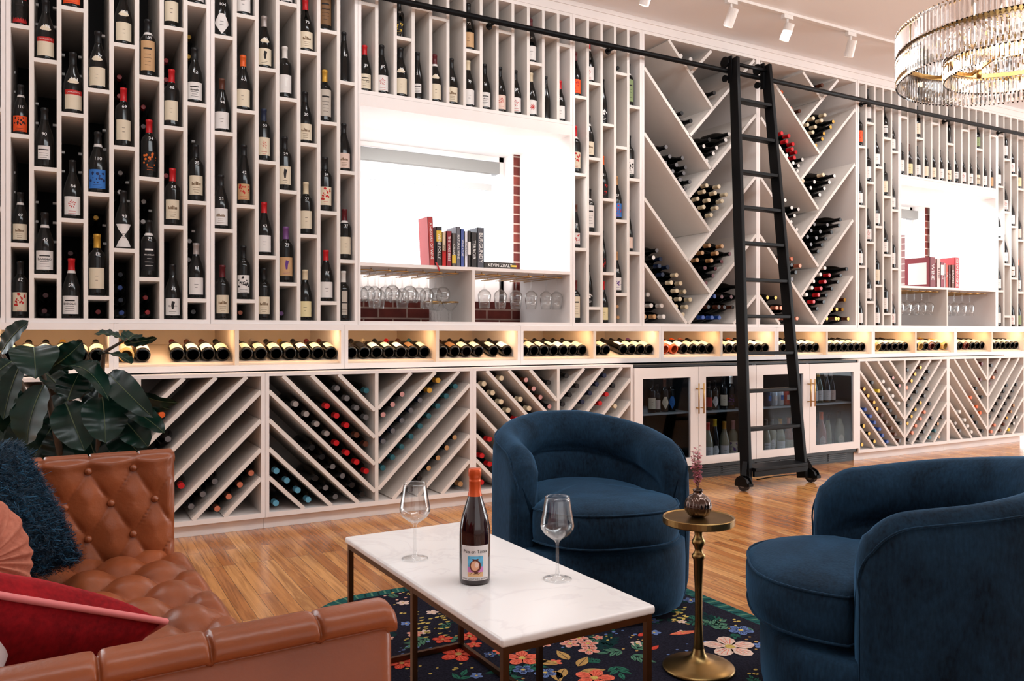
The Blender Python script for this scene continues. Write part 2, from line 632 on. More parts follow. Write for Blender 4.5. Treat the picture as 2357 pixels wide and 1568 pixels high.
def poly(mb, t, pts, off):
    """a filled outline (given as a fan about its middle) on the label; wide convex ones follow the glass row by row"""
    xs_ = [p[0] for p in pts]
    if max(xs_) - min(xs_) > .016:
        z0, z1 = min(p[1] for p in pts), max(p[1] for p in pts)
        R, C = 10, 8
        vs = []
        for i in range(R + 1):
            z = z0 + (z1 - z0) * min(max(i / R, .004), .996)
            hit = []
            for (a, b) in zip(pts, pts[1:] + pts[:1]):
                if (a[1] - z) * (b[1] - z) <= 0 and abs(a[1] - b[1]) > 1e-9:
                    hit.append(a[0] + (b[0] - a[0]) * (z - a[1]) / (b[1] - a[1]))
            lo, hi = (min(hit), max(hit)) if hit else (0, 0)
            vs += wrap(mb, t, [(lo + (hi - lo) * j / C, z) for j in range(C + 1)], off)
        mb.add(vs, [(i * (C + 1) + j, i * (C + 1) + j + 1, (i + 1) * (C + 1) + j + 1, (i + 1) * (C + 1) + j) for i in range(R) for j in range(C)])
        return
    cx = sum(p[0] for p in pts) / len(pts)
    cz = sum(p[1] for p in pts) / len(pts)
    vs = wrap(mb, t, [(cx, cz)] + pts, off)
    n = len(pts)
    mb.add(vs, [(0, i + 1, (i + 1) % n + 1) for i in range(n)])
def word(mb, t, s, x, z, size, off):
    vs, fs = letters(s, size)
    mb.add(wrap(mb, t, [(px + x, pz + z) for (px, pz) in vs], off), fs)
def m_label(t, kind):
    """label paper and its print; kind = paper colour + art code; art is a second material slot"""
    k = ('lab', t, kind)
    if k in MESH:
        return MESH[k]
    paper, art = kind[0], kind[1:]
    z0, z1 = LABZ[t]
    hw = BODY_R[t] * 0.98
    rnd = random.Random(hash(kind) if False else sum(ord(ch) * (i + 3) for i, ch in enumerate(kind + t)))
    mb = MB()
    ink = 'k'
    code = art[:1]
    if code == 'D':      # diamond
        poly(mb, t, [(0, z0 - .01), (hw * .95, (z0 + z1) / 2), (0.012, z1 + .004), (-0.012, z1 + .004), (-hw * .95, (z0 + z1) / 2)], .0006)
    elif code == 'H':    # hourglass
        zc = (z0 + z1) / 2
        for s in (1, -1):
            poly(mb, t, [(-.003, zc), (.003, zc), (hw * .6, zc + s * .03), (hw * .95, zc + s * .058), (-hw * .95, zc + s * .058), (-hw * .6, zc + s * .03)], .0006)
    elif code == 'V':    # upright strip
        patch(mb, t, -hw * .35, hw * .6, z0, z1 + .045, .0006)
    elif code == 'E':    # oval
        poly(mb, t, [(hw * .62 * cos(a * pi / 8), (z0 + z1) / 2 + .045 * sin(a * pi / 8)) for a in range(16)], .0006)
    elif code == 'L':    # tall label
        patch(mb, t, -hw, hw, z0, z1 + .05, .0006)
        z1 += .05
    elif code == 'S':    # small label
        patch(mb, t, -hw * .6, hw * .75, z0 + .02, z1 - .005, .0006)
    else:
        patch(mb, t, -hw, hw, z0, z1, .0006)
    mb.cur = 1
    w = z1 - z0
    def lines(za, zb, n, maxw):
        for q in range(n):
            zz = za + (zb - za) * (q + .5) / n
            ww = maxw * rnd.uniform(.45, 1)
            patch(mb, t, -ww, ww, zz - .0009, zz + .0009, .0010, 4)
    if code in 'DHE':
        lines(z0 + w * .3, z0 + w * .7, 2, hw * .25)
    elif code == 'f':    # flower / leaf spray
        ink = 'r'
        for q in range(9):
            a = q * 2 * pi / 9 + .3
            d = rnd.uniform(.3, 1) * .012
            cx, cz = d * 1.2 * cos(a), z0 + w * .6 + d * 1.6 * sin(a)
            poly(mb, t, [(cx + .007 * cos(a) - .0022 * sin(a), cz + .007 * sin(a) + .0022 * cos(a)), (cx - .007 * cos(a), cz - .007 * sin(a)),
                         (cx + .007 * cos(a) + .0022 * sin(a), cz + .007 * sin(a) - .0022 * cos(a))], .0011)
        lines(z0, z0 + w * .25, 2, hw * .5)
    elif code == 'x':    # star
        ink = 'r'
        for q in range(9):
            a = q * 2 * pi / 9
            poly(mb, t, [(.024 * cos(a), z0 + w * .5 + .024 * sin(a)), (.004 * cos(a + 1.2), z0 + w * .5 + .004 * sin(a + 1.2)), (.004 * cos(a - 1.2), z0 + w * .5 + .004 * sin(a - 1.2))], .0011)
    elif code in 'apm':  # busy picture in spots
        ink = {'a': 'r', 'p': 'p', 'm': 'k'}[code]
        for q in range(16):
            cx, cz = rnd.uniform(-.8, .8) * hw, z0 + w * rnd.uniform(.3, .92)
            r = rnd.uniform(.003, .0075)
            poly(mb, t, [(cx + r * cos(a * pi / 3 + q) * rnd.uniform(.6, 1.2), cz + r * sin(a * pi / 3 + q)) for a in range(6)], .0011)
        lines(z0, z0 + w * .25, 2, hw * .6)
    elif code == 'e':    # engraved house or crest
        ink = 's'
        for q in range(7):
            cx = (q - 3) * .0065
            hh = rnd.uniform(.008, .02)
            patch(mb, t, cx - .0026, cx + .0026, z0 + w * .5, z0 + w * .5 + hh, .0011, 1)
        lines(z0 + w * .08, z0 + w * .42, 3, hw * .55)
    elif code == 'b':    # band across
        ink = 'r'
        patch(mb, t, -hw, hw, z1 - w * .24, z1, .0011)
    elif code == 'g':    # figure
        poly(mb, t, [(-.004, z0 + w * .35), (.004, z0 + w * .35), (.007, z0 + w * .6), (.012, z0 + w * .8), (.002, z0 + w * .68), (-.004, z0 + w * .85), (-.007, z0 + w * .6)], .0011)
        lines(z0 + w * .08, z0 + w * .25, 2, hw * .5)
    else:
        lines(z0 + w * .12, z0 + w * .6, 4, hw * .6)
        patch(mb, t, -hw * .55, hw * .55, z0 + w * .7, z0 + w * .76, .0010, 5)
    if '=' in kind:
        s = kind.split('=')[1]
        mb.cur = 2
        size = min(.026, 1.5 * hw / max(1, len(s)) * 1.5)
        word(mb, t, s, 0, z0 + w * (.88 if code == 'b' else .55), size, .0016)
    if '/' in art:
        ink = art.split('/')[1][0]
    MESH[k] = mb.mesh('label', [labmat(paper), artmat(ink), artmat('w' if code == 'b' or paper == 'b' else 'k')], smooth=True)
    return MESH[k]
def m_number(t, s):
    k = ('num', t, s)
    if k not in MESH:
        mb = MB()
        word(mb, t, s, .004, {'u': .168, 'o': .205, 's': .18}[t] - .004, .023, .0009)
        MESH[k] = mb.mesh('price_number', INKW)
    return MESH[k]
def m_band(t):
    k = ('band', t)
    if k not in MESH:
        z = CAPZ[t]
        MESH[k] = MB().lathe([(prof_r(t, z - .014) + .0009, z - .014), (prof_r(t, z) + .0009, z)], 16).mesh('neck_band', labmat('w'))
    return MESH[k]
def m_neckpiece(t):
    k = ('neck', t)
    if k not in MESH:
        mb = MB()
        poly(mb, t, [(-.026, .150), (-.013, .143), (.013, .143), (.026, .150), (.014, .166), (0, .171), (-.014, .166)], .0007)
        MESH[k] = mb.mesh('neck_label', labmat('c'))
    return MESH[k]
def m_print(s):
    """white lettering straight on the glass"""
    k = ('print', s)
    if k not in MESH:
        mb = MB()
        word(mb, 'u', s, 0, .045, .013, .0008)
        poly(mb, 'u', [(0, .058), (.012, .075), (.006, .085), (-.006, .085), (-.012, .075)], .0008)
        MESH[k] = mb.mesh('printed_mark', INKW)
    return MESH[k]

def bottle(name, text, loc, t='u', cap='k', top=None, lab=None, num=None, h=None, rot=0.0, tilt=None, extra='', group=None, glass=None, cat='bottle'):
    """a bottle standing at loc, or lying when tilt (a full rotation) is given"""
    o = thing(name, text, cat, loc, group=group)
    if tilt is not None:
        o.rotation_euler = tilt
    else:
        o.rotation_euler = (0, 0, rot)
    if h:
        s = h / TOPZ[t]
        o.scale = (s, s, s)
    b = link('body', m_body(t), o)
    if glass:
        b.material_slots[0].link = 'OBJECT'
        b.material_slots[0].material = glass
    if cap:
        c = link('capsule', m_capsule(t), o)
        for i, cc in enumerate((cap, top or cap)):
            c.material_slots[i].link = 'OBJECT'
            c.material_slots[i].material = capmat(cc)
    if lab:
        link('label', m_label(t, lab), o)
    if num:
        link('price_number', m_number(t, num), o)
    if '|' in extra:
        link('neck_band', m_band(t), o)
    if '^' in extra:
        link('neck_label', m_neckpiece(t), o)
    return o
CAPWORD = {k: v[0] for k, v in CAPCOL.items()}

# ---------------------------------------------------------------- the setting
DEEP = 0.70
ZB = P(600, 737).z            # floor of the upper racks
ZT = P(1325, 41).z            # their top
ZCEIL = ZT + 0.105
ZLIT0, ZLIT1 = P(600, 840).z, P(600, 757).z
YL = -0.17                    # fronts of the lower cabinets
mb = MB().box(-3.5, 11.5, -8.5, 1.3, -0.1, 0.0)
struct('floor', mb, wood_floor())
mb = MB().box(-3.5, 11.5, -8.5, 1.3, ZCEIL, ZCEIL + 0.1)
struct('ceiling', mb, CEIL)
mb = MB().box(11.5, 11.6, -8.5, 1.3, 0, ZCEIL)
struct('wall_right', mb, CEIL)
mb = MB().box(-3.6, -3.5, -8.5, 1.3, 0, ZCEIL)
struct('wall_left', mb, CEIL)
struct('wall_front', MB().box(-3.5, 11.5, -8.6, -8.5, 0, ZCEIL), CEIL)
# frieze between the racks and the ceiling
X0, X9 = P(-60, 700).x, 9.6
struct('trim_1', MB().box(X0, X9, -0.006, DEEP, ZT + 0.022, ZCEIL).box(X0, X9, -0.016, -0.006, ZCEIL - 0.03, ZCEIL), WHITE)

XN = [P(x, 700).x for x in (824, 1318, 2071, 2295)]
def win_px(a, b):
    return P(a, 700).x, P(b, 700).x
W1, W2 = win_px(830, 1312), win_px(2074.5, 2291.5)
YB = 0.74
def brickwall(nm, holes):
    mb = MB()
    x = X0
    for (h0, h1, z0, z1) in holes:
        mb.box(x, h0, YB, YB + .3, 0, ZCEIL)
        mb.box(h0, h1, YB, YB + .3, 0, z0)
        mb.box(h0, h1, YB, YB + .3, z1, ZCEIL)
        x = h1
    mb.box(x, X9, YB, YB + .3, 0, ZCEIL)
    return struct(nm, mb, brick_wall())
H1 = (W1[0] - .25, W1[1] - .034, P(900, 690, YB).z, 2.47)
H2 = (W2[0] - .25, W2[1] - .022, P(900, 690, YB).z, 2.47)
brickwall('wall_back', [H1, H2])
def casement(nm, h):
    """white frame set in the brick opening, one pane, a roller shade let part-way down"""
    x0, x1, z0, z1 = h
    fr = MB()
    y0, y1 = YB + .14, YB + .2
    for b in ((x0, x0 + .05, z0, z1), (x1 - .05, x1, z0, z1), (x0, x1, z0, z0 + .19), (x0, x1, z1 - .05, z1)):
        fr.box(b[0], b[1], y0, y1, b[2], b[3])
    w = struct(nm, fr, WHITE)
    MB().box(x0 + .05, x1 - .05, y0 + .02, y0 + .028, z0 + .19, z1 - .05).build('window_pane', WPANE, w)
    return w
casement('window_1', H1)
casement('window_2', H2)
# white plastered lintel over each window
for k_, h_ in ((2, H1), (3, H2)):
    struct('trim_%d' % k_, MB().box(h_[0], h_[1] + .003, YB - .012, YB - .0005, h_[3] - .012, ZT).box(h_[0], h_[1], YB - .001, YB + .22, h_[3] - .012, h_[3] - .0005).box(h_[1] - .012, h_[1] - .0005, YB + .0005, YB + .22, h_[2], h_[3] - .0125), WHITE)

SHADEC = mat('shade_case', rgb(126, 126, 124), 0.6)
SHADEF = mat('shade_cloth', rgb(236, 236, 236), 0.9)
def shade(lab, x0, x1, z1, zc, zb, xb):
    t = thing('roller_shade', lab, 'blind', ((x0 + x1) / 2, YB + .06, z1))
    MB().box(x0, x1, YB + .02, YB + .11, zc, z1).build('shade_case', SHADEC, t, bevel=.006)
    MB().box(x0 + .02, xb, YB + .060, YB + .063, zb + .035, zc).build('shade_cloth', SHADEF, t)
    MB().box(x0 + .02, xb, YB + .052, YB + .070, zb, zb + .05).build('bottom_rail', mat('shade_rail', rgb(160, 160, 159), .6), t)
a, b = P(1145, 376, YB + .06), P(1145, 403, YB + .06)
shade('grey roller shade over the near window, half drawn', H1[0], a.x, a.z, b.z, P(1131, 440, YB + .06).z, P(1131, 440, YB + .06).x)
a, b = P(2106, 487, YB + .06), P(2106, 506, YB + .06)
shade('short grey roller shade over the far window', H2[0], a.x, a.z, b.z, P(2085, 542, YB + .06).z, P(2085, 542, YB + .06).x)

# ---------------------------------------------------------------- upright bottle racks
T = 0.021
def rack(lab, xs, cols, group=None, zb=None, zt=None, name='bottle_rack', back=None):
    """xs: photograph columns of the upright boards; cols: heights of the shelf fronts in each column"""
    X = [P(x, 700).x for x in xs]
    zb = ZB if zb is None else zb
    zt = ZT if zt is None else zt
    t = thing(name, lab, 'shelving', ((X[0] + X[-1]) / 2, DEEP / 2, zb - .022), group=group)
    f = MB()
    f.box(X[0] + .0008, X[0] + T, 0, DEEP, zb - .022, zt + .022)
    f.box(X[-1] - T, X[-1] - .0008, 0, DEEP, zb - .022, zt + .022)
    f.box(X[0] + T, X[-1] - T, 0, DEEP, zb - .022, zb)
    f.box(X[0] + T, X[-1] - T, 0, DEEP, zt, zt + .022)
    f.build('frame', WHITE, t)
    MB().box(X[0] + T, X[-1] - T, DEEP - .012, DEEP, zb, zt).build('back_panel', back or BACKB, t)
    cells = []
    n = len(X) - 1
    for i in range(n):
        if i:
            MB().box(X[i] - T / 2, X[i] + T / 2, 0, DEEP - .012, zb, zt).build('divider', INNER, t)
        x0 = X[i] + (T if i == 0 else T / 2)
        x1 = X[i + 1] - (T if i == n - 1 else T / 2)
        zs = []
        xm = (xs[i] + xs[i + 1]) / 2
        for y in cols[i]:
            z = P(xm, y).z
            MB().box(x0, x1, .001, DEEP - .012, z - T / 2, z + T / 2).build('shelf', INNER, t)
            zs.append(z + T / 2)
        cells.append((x0, x1, zs))
    return t, cells

SEEN = {}
def fill(cells, spec, where, face=-0.2, deep=.075, up='up', xs=None):
    """stand bottles in a rack. a line: column shelf-row(px) top(px) type cap label number extras"""
    for ln in spec.strip().splitlines():
        w = ln.split()
        c, sy, ty, t, cap, lab, num = w[:7]
        ex = w[7] if len(w) > 7 else ''
        x0, x1, zs = cells[int(c) - 1]
        xm = (xs[int(c) - 1] + xs[int(c)]) / 2
        y = deep
        if sy == 'F':
            z, row = ZB if 'Z' not in where else where['Z'], 1
        else:
            zt = P(xm, float(sy)).z
            z = min(zs, key=lambda q: abs(q - zt))
            row = 2 + sorted(zs).index(z)
        h = None
        if ty != '-':
            h = min(max(P(xm, float(ty), y).z - z, .22), .335 if float(ty) < 0 else .375)
        hmax = min([q - T for q in zs if q > z + .02] + [where.get('Z') and ZT or ZT]) - z - .012
        if (h or TOPZ[t]) > hmax:
            h = hmax
        wd = (x1 - x0)
        r = BODY_R[t] * ((h or TOPZ[t]) / TOPZ[t])
        if r > wd / 2 - .003:
            h = TOPZ[t] * (wd / 2 - .003) / BODY_R[t]
            r = wd / 2 - .003
        x = (x0 + x1) / 2 + max(-(wd / 2 - r - .002), min(wd / 2 - r - .002, random.uniform(-.006, .004) + where.get('dx', 0)))
        capn = CAPWORD[cap] + '-capped' if cap != '-' else 'bare-necked'
        labn = (LABCOL[lab[0]][0].replace('pale ', '') + '-label' if lab != '-' else 'unlabelled')
        rowt = where.get('rows', {}).get(row) or f'{ORD[row]} shelf up'
        text = f"{capn} {labn} bottle, {rowt}, {ORD[int(c)]} column of the {where['n']}"
        bottle('wine_bottle', text, (x, y, z + .0005), t, cap if cap != '-' else 'k', None, None if lab == '-' else lab, None if num == '-' else num,
               h, face + random.uniform(-.12, .12), None, ex, where['g'])
        if '*' in ex:
            pass

def lying(cells, spec, where, xs):
    """bottles lying behind, necks forward: column, photograph x y of the cap, cap colour"""
    for k, ln in enumerate(spec.strip().splitlines()):
        w = ln.split()
        c, px, py, cap = int(w[0]), float(w[1]), float(w[2]), w[3]
        yc = float(w[4]) if len(w) > 4 else .18
        p = P(px, py, yc)
        x0, x1, zs = cells[c - 1]
        x = min(max(p.x, x0 + .042), x1 - .042)
        lo = max([z for z in zs if z < p.z] + [ZB])
        hi = min([z - T for z in zs if z > p.z] + [ZT])
        p.z = min(max(p.z, lo + .034), hi - .034)
        text = f"{CAPWORD[cap]}-capped bottle lying neck out, {w[5].replace('_', ' ') if len(w) > 5 else ORD[k + 1]}, {ORD[c]} column of the {where}"
        bottle('lying_bottle', text, (x, yc + .235, p.z), 'u', cap, h=.235, tilt=(pi / 2, 0, 0), group='bottles lying behind in the racks')

xsA = [13, 72.4, 136, 197.7, 257, 315.6, 372.4, 427, 484.8]
rkA, cA = rack('tall white bottle rack of eight narrow columns behind the rubber plant', xsA,
    [[60, 312.5, 563.7], [140, 389, 635.8], [20, 264, 507.5], [209, 447.6, 685.6], [104.6, 340.6, 576.4], [179.3, 412, 642.8], [65, 294.6, 523], [11.5, 241, 466.7, 691.7]], 'white staggered bottle racks', back=DARKB)
A = {'n': 'plant-side rack', 'g': 'bottles standing in the plant-side rack'}
fill(cA, '''
1 60 -90 u k RL -
1 312 148 u k Oa/k 110 |
1 563 420 u k ce 60 |
1 F 590 o k ca 67
2 140 2 u k cb=CAVALLOTTO 175 ^
2 389 250 u k wS 90
2 636 490 u k w=BAROLO 45 |
3 20 -125 u g Oa -
3 264 122 u k cb=CAVALLOTTO 143 ^
3 507 370 u k wf 84
3 F 596 u r w=BAROLO 59 |
4 209 74 u k c 147 ^
4 448 305 u k Ba/n 110 |
4 686 540 o g c 10
5 105 -28 u k c 105 ^
5 341 204 o r c 69
5 576 440 u k wH 98
6 179 47 o k TL 165 |
6 412 277 o r bm/o 34
6 643 508 o k bL/w=BRUNELLO 75 |
7 65 -65 o k c -
7 295 162 o r c 46
7 523 389 o r ce 34
7 F 609 u k wg=Quenelo 36
8 11 -118 u k w -
8 241 113 u k w=Syrah 42
8 467 335 o k ce 25
8 692 561 u s w 51
''', A, -.08, .07, xs=xsA)
lying(cA, '''
2 105 680 d .2 upper
2 100 716 d .2 lower
3 160 583 d .3 single
4 221 501 g .3 upper
4 220 546 g .3 lower
4 226 718 r .2 on_the_bottom
5 275 177 r .3 upper_red
5 274 221 r .3 lower_red
5 277 398 s .3 upper_silver
5 276 442 s .3 lower_silver
5 277 632 n .3 top_of_four
5 268 662 B .24 second_of_four
5 278 691 n .3 third_of_four
5 280 720 B .2 bottom_of_four
6 330 246 r .3 upper_red
6 330 291 d .3 lower_red
6 331 464 s .3 upper_silver
6 328 510 s .3 lower_silver
6 335 685 r .2 upper_on_the_bottom
6 344 719 r .2 lower_on_the_bottom
7 382 139 r .3 top_red
7 381 183 r .3 second_red
7 380 404 r .3 lowest_red
8 435 85 g .34 upper_gold
8 434 130 g .34 lower_gold
8 436 555 s .34 upper_silver
8 434 598 s .34 lower_silver
8 456 718 h .2 on_the_bottom
''', 'plant-side rack', xsA)

def peg(rk, pts):
    for (px, py) in pts:
        p = P(px, py, .30)
        MB().box(p.x - .009, p.x + .009, .30, .325, p.z - .006, p.z + .006).build('peg', WHITEM, rk)
peg(rkA, [(31, 166), (31, 211), (31, 397), (31, 442), (84, 10), (84, 55), (84, 238), (84, 283), (84, 465), (84, 510), (84, 554), (126, 18), (126, 62), (126, 288), (126, 468), (126, 513), (126, 557),
          (145, 126), (145, 170), (145, 350), (145, 394), (184, 131), (184, 175), (185, 354), (185, 397), (238, 82), (240, 300), (241, 344), (240, 519), (241, 561), (293, 420), (295, 463), (346, 485), (445, 325), (445, 532)])
xsB = [484.8, 540.7, 591, 639, 687.6, 733.5, 779.4, 824]
rkB, cB = rack('tall white bottle rack of seven narrow columns beside the near bright window', xsB,
    [[84.8, 307, 530.7], [37.6, 257, 475, 693.4], [160, 374, 592.4], [9.7, 229, 442, 654.4], [121, 333, 543.4], [72.7, 283.6, 490, 697.7], [191.5, 397.5, 602]], 'white staggered bottle racks', back=DARKB)
rack('white bottle rack at the near edge of the wall, only its side showing', [-50, 13], [[250, 480]], 'white staggered bottle racks')
fill(cB, '''
1 85 -70 u k wD 104
1 307 183 u b w 94
1 531 404 u k we 53
1 F 611 o d ce -
2 38 -95 u k w -
2 257 130 u o c 60
2 475 335 s k Ta 42
2 693 567 o k wm=VEGA -
3 160 40 u s cg 92 ^
3 374 253 o n cf 53
3 592 467 u r w 63
3 F 618 o k ce -
4 10 -110 u k w -
4 229 110 o w wg/w -
4 442 317 o k cg 29
4 654 523 o p Tg/p 79
5 121 2 u r ce 75
5 333 214 u k ce 20
5 543 421 o c c 27
5 F 622 u c y -
6 73 -52 o k KL=LANGHE -
6 284 164 o g SL -
6 490 364 o k ca 34
6 698 577 u r w 37
7 191 77 s k - 60
7 397 280 u k Pe -
7 602 483 o d c 37 |
7 F 625 o w SV -
''', {'n': 'window-side rack', 'g': 'bottles standing in the window-side rack'}, -.15, .07, xs=xsB)
lying(cB, '''
2 563 720 e .2 on_the_bottom
4 659 722 p .2 on_the_bottom
''', 'window-side rack', xsB)

# racks over the two window niches: thirteen columns
def lerp_cols(a, b, n):
    ua, ub = 1 / (4500 - a), 1 / (4500 - b)
    return [4500 - 1 / (ua + (ub - ua) * i / n) for i in range(n + 1)]
xsW = lerp_cols(824, 1318, 13)
ZW1 = P(848, 209).z
rkW, cW = rack('white rack of thirteen narrow columns over the near window', xsW,
    [[9], [], [89], [20], [43], [], [118], [53], [74], [], [147], [84], [105]], 'white racks over the windows', ZW1)
fill(cW, '''
1 F 99 u r c=Morgon 39
2 F 107 u k wf 60
3 F 113 u k c 25 ^
4 F 123 s k wS 21
5 F 129 u d c 25 |^
6 F 138 u k ce 50
7 F 143 u c w 36
8 F 151 u k w=Lahore 21
9 F 158 u k Pf -
10 F 165 u k wf 39
11 F 171 u c wx 3
12 F 179 s k - -
13 F 185 u r w 29
3 89 5 o k bm/y 17
7 118 12 u k T 72
11 147 48 u d w 21
''', {'n': 'rack over the near window', 'g': 'bottles standing over the near window', 'Z': ZW1, 'rows': {1: 'bottom row', 2: 'upper shelf', 3: 'upper shelf'}}, -.3, .07, xs=xsW)

xsC = [1318, 1353, 1385, 1416, 1446, 1478]
rkC, cC = rack('white bottle rack of five narrow columns between near window and diamond bins', xsC,
    [[223.7, 402, 574], [192.7, 365.6, 537.8, 710], [116, 288, 460, 630], [170, 340, 509, 678], [247, 414, 583]], 'white staggered bottle racks')
fill(cC, '''
1 224 122 u d Oa -
1 402 293 o r ca - |
1 574 472 s b wa 31
1 F 646 o d cL -
2 193 98 u r wf 31 |
2 366 269 u k ce - |
2 538 437 o k wL 24 |
2 710 611 s k bm/w -
3 288 186 s k bm/w -
3 460 362 u o bm/r 21
3 630 533 s k bm/r -
3 F 649 u r y -
4 509 408 u t Ba/r 27
4 678 581 u t wp 21
5 247 151 o k GL - |
5 414 315 o k wm -
5 583 485 s k P -
''', {'n': 'middle rack', 'g': 'bottles standing in the middle rack'}, -.4, .075, xs=xsC)
lying(cC, '''
4 1423 156 k .05 on_the_top_shelf
4 1421 706 t .05 upper_on_the_bottom
4 1427 731 t .05 lower_on_the_bottom
''', 'middle rack', xsC)

xsD = lerp_cols(1974, 2071, 5)
rkD, cD = rack('white bottle rack of five narrow columns between diamond bins and far window', xsD,
    [[338, 475, 614], [284, 421, 559, 696], [250, 385.6, 522.6, 658], [318.7, 453.5, 588, 723], [350, 484.7, 619.5]], 'white staggered bottle racks')
fill(cD, '''
1 338 - o k Oa -
1 475 - u k w -
1 614 - u k w -
1 F - u k w -
2 284 - o k w -
2 421 - o k w -
2 559 - u k wf -
2 696 - u k w -
3 386 - u k w -
3 523 - u k w -
3 658 - o k c -
3 F - u k w -
4 319 - u k wS -
4 453 - o k c -
4 588 - u k w -
4 723 - o k w -
5 350 - u k w -
5 485 - u k w -
5 619 - o k w -
5 F - u d wf -
''', {'n': 'rack before the far window', 'g': 'bottles standing before the far window', 'dx': .012}, -.5, .046, xs=xsD)

xsX = lerp_cols(2071, 2295, 13)
ZW2 = P(2080, 402).z
rkX, cX = rack('white rack of thirteen narrow columns over the far window', xsX,
    [[270], [], [319], [], [285], [278], [332], [], [300], [294], [344.5], [], [313]], 'white racks over the windows', ZW2)
fill(cX, '''
1 F - o k w -
2 F - u b y -
3 F - u k w -
4 F - u k c -
5 F - u k c -
6 F - u k w -
7 F - u k ce -
8 F - u k wS -
9 F - u k wf -
10 F - u k we -
11 F - u k ce -
12 F - u k w -
13 F - u k T -
3 319 - o k c -
7 332 - s k - -
11 344 - u k G -
''', {'n': 'rack over the far window', 'g': 'bottles standing over the far window', 'Z': ZW2, 'rows': {1: 'bottom row', 2: 'upper shelf', 3: 'upper shelf'}, 'dx': .012}, -.5, .046, xs=xsX)
lying(cX, '''
1 2080 261 y .06 single
5 2152 276 y .06 single
9 2221 269 w .06 upper
9 2219 289 w .06 lower
13 2286 284 k .06 upper
13 2284 301 k .06 lower
''', 'rack over the far window', xsX)

xsE = lerp_cols(2295, 2373, 5)
rkE, cE = rack('white bottle rack beyond the far window at the end of the wall', xsE,
    [[312, 430, 550.6, 670.6], [368, 489, 609, 729], [403, 522.6, 641.6], [318, 436, 554, 673.6], [340, 460, 580]], 'white staggered bottle racks')
fill(cE, '''
1 430 - u k w -
1 551 - u k c -
1 671 - u k w -
1 F - o d w -
2 368 - o k w -
2 489 - u k wf -
2 609 - u k w -
3 403 - u k wf -
3 523 - u k w -
3 642 - u k we -
3 F - u k wf -
4 436 - u d y -
4 554 - u k P -
4 674 - s o w -
4 F - u k G -
''', {'n': 'rack past the far window', 'g': 'bottles standing past the far window', 'dx': .012}, -.5, .046, xs=xsE)
lying(cE, '''
2 2314 741 k .06 single
''', 'rack past the far window', xsE)

# ---------------------------------------------------------------- window niches: bright box, sill, stemware below
GLASSPROF = [(.036, .000), (.036, .0015), (.010, .004), (.0045, .010), (.0036, .03), (.0036, .075), (.006, .086), (.018, .094), (.034, .107), (.0405, .122), (.041, .130), (.037, .158), (.031, .205),
             (.0300, .205), (.036, .158), (.0398, .130), (.0392, .123), (.033, .1085), (.017, .0965), (.004, .090), (.0, .0895)]
ROUNDPROF = [(.036, .000), (.036, .0015), (.010, .004), (.0045, .010), (.0038, .03), (.0038, .070), (.007, .080), (.024, .087), (.038, .103), (.043, .122), (.041, .142), (.034, .168),
             (.0328, .168), (.0398, .142), (.0418, .122), (.037, .104), (.023, .0885), (.005, .084), (.0, .0835)]
COUPEPROF = [(.034, .000), (.034, .002), (.012, .006), (.008, .012), (.011, .022), (.008, .032), (.011, .042), (.008, .052), (.016, .062), (.036, .085), (.047, .108), (.0465, .110),
             (.0452, .109), (.035, .0865), (.015, .0635), (.0, .061)]
def gmesh(k, prof, inv=False):
    if k not in MESH:
        MESH[k] = MB().lathe(prof, 24).mesh('glass_body', GLASS)
    return MESH[k]
def hang_glass(x, y, ztop, k, prof, text, s=1.0):
    o = thing('wine_glass', text, 'glass', (x, y, ztop - .002), group='stemmed glasses hanging under the sills')
    o.rotation_euler = (pi, 0, 0)
    o.scale = (s, s, s)
    link('glass_body', gmesh(k, prof), o)

def niche(lab, W, spx, mid_px, who):
    x0, x1 = W
    zs = P(spx[0], spx[1]).z              # top of the sill board
    zw = ZW1 if who == 'near' else ZW2
    xm = P(mid_px, 690).x
    t = thing('window_niche', lab, 'shelving', ((x0 + x1) / 2, DEEP / 2, ZB - .022))
    a, b = (XN[0] + .0008, XN[1] - .0008) if who == 'near' else (XN[2] + .0008, XN[3] - .0008)
    f = MB()
    f.box(a, x0, 0, DEEP, ZB - .022, zw - .023).box(x1, b, 0, DEEP, ZB - .022, zw - .023)
    f.box(x0, x1, 0, DEEP, ZB - .022, ZB)
    f.build('frame', WHITE, t)
    MB().box(x0, x1, 0, DEEP, zw - .095, zw - .023).build('header', WHITE, t)
    MB().box(x0, x1, 0, DEEP, zs - T, zs).build('sill', WHITE, t)
    MB().box(xm - T / 2, xm + T / 2, 0, DEEP, ZB, zs - T).build('divider', INNER, t)
    return t, zs, xm
n1, ZS1, XM1 = niche('bright white window niche with book sill and hanging glasses, next to seven-column rack', W1, (1000, 611), 1090, 'near')
n2, ZS2, XM2 = niche('bright white window niche with book sill at the far end of the wall', W2, (2180, 662), 2180.5, 'far')

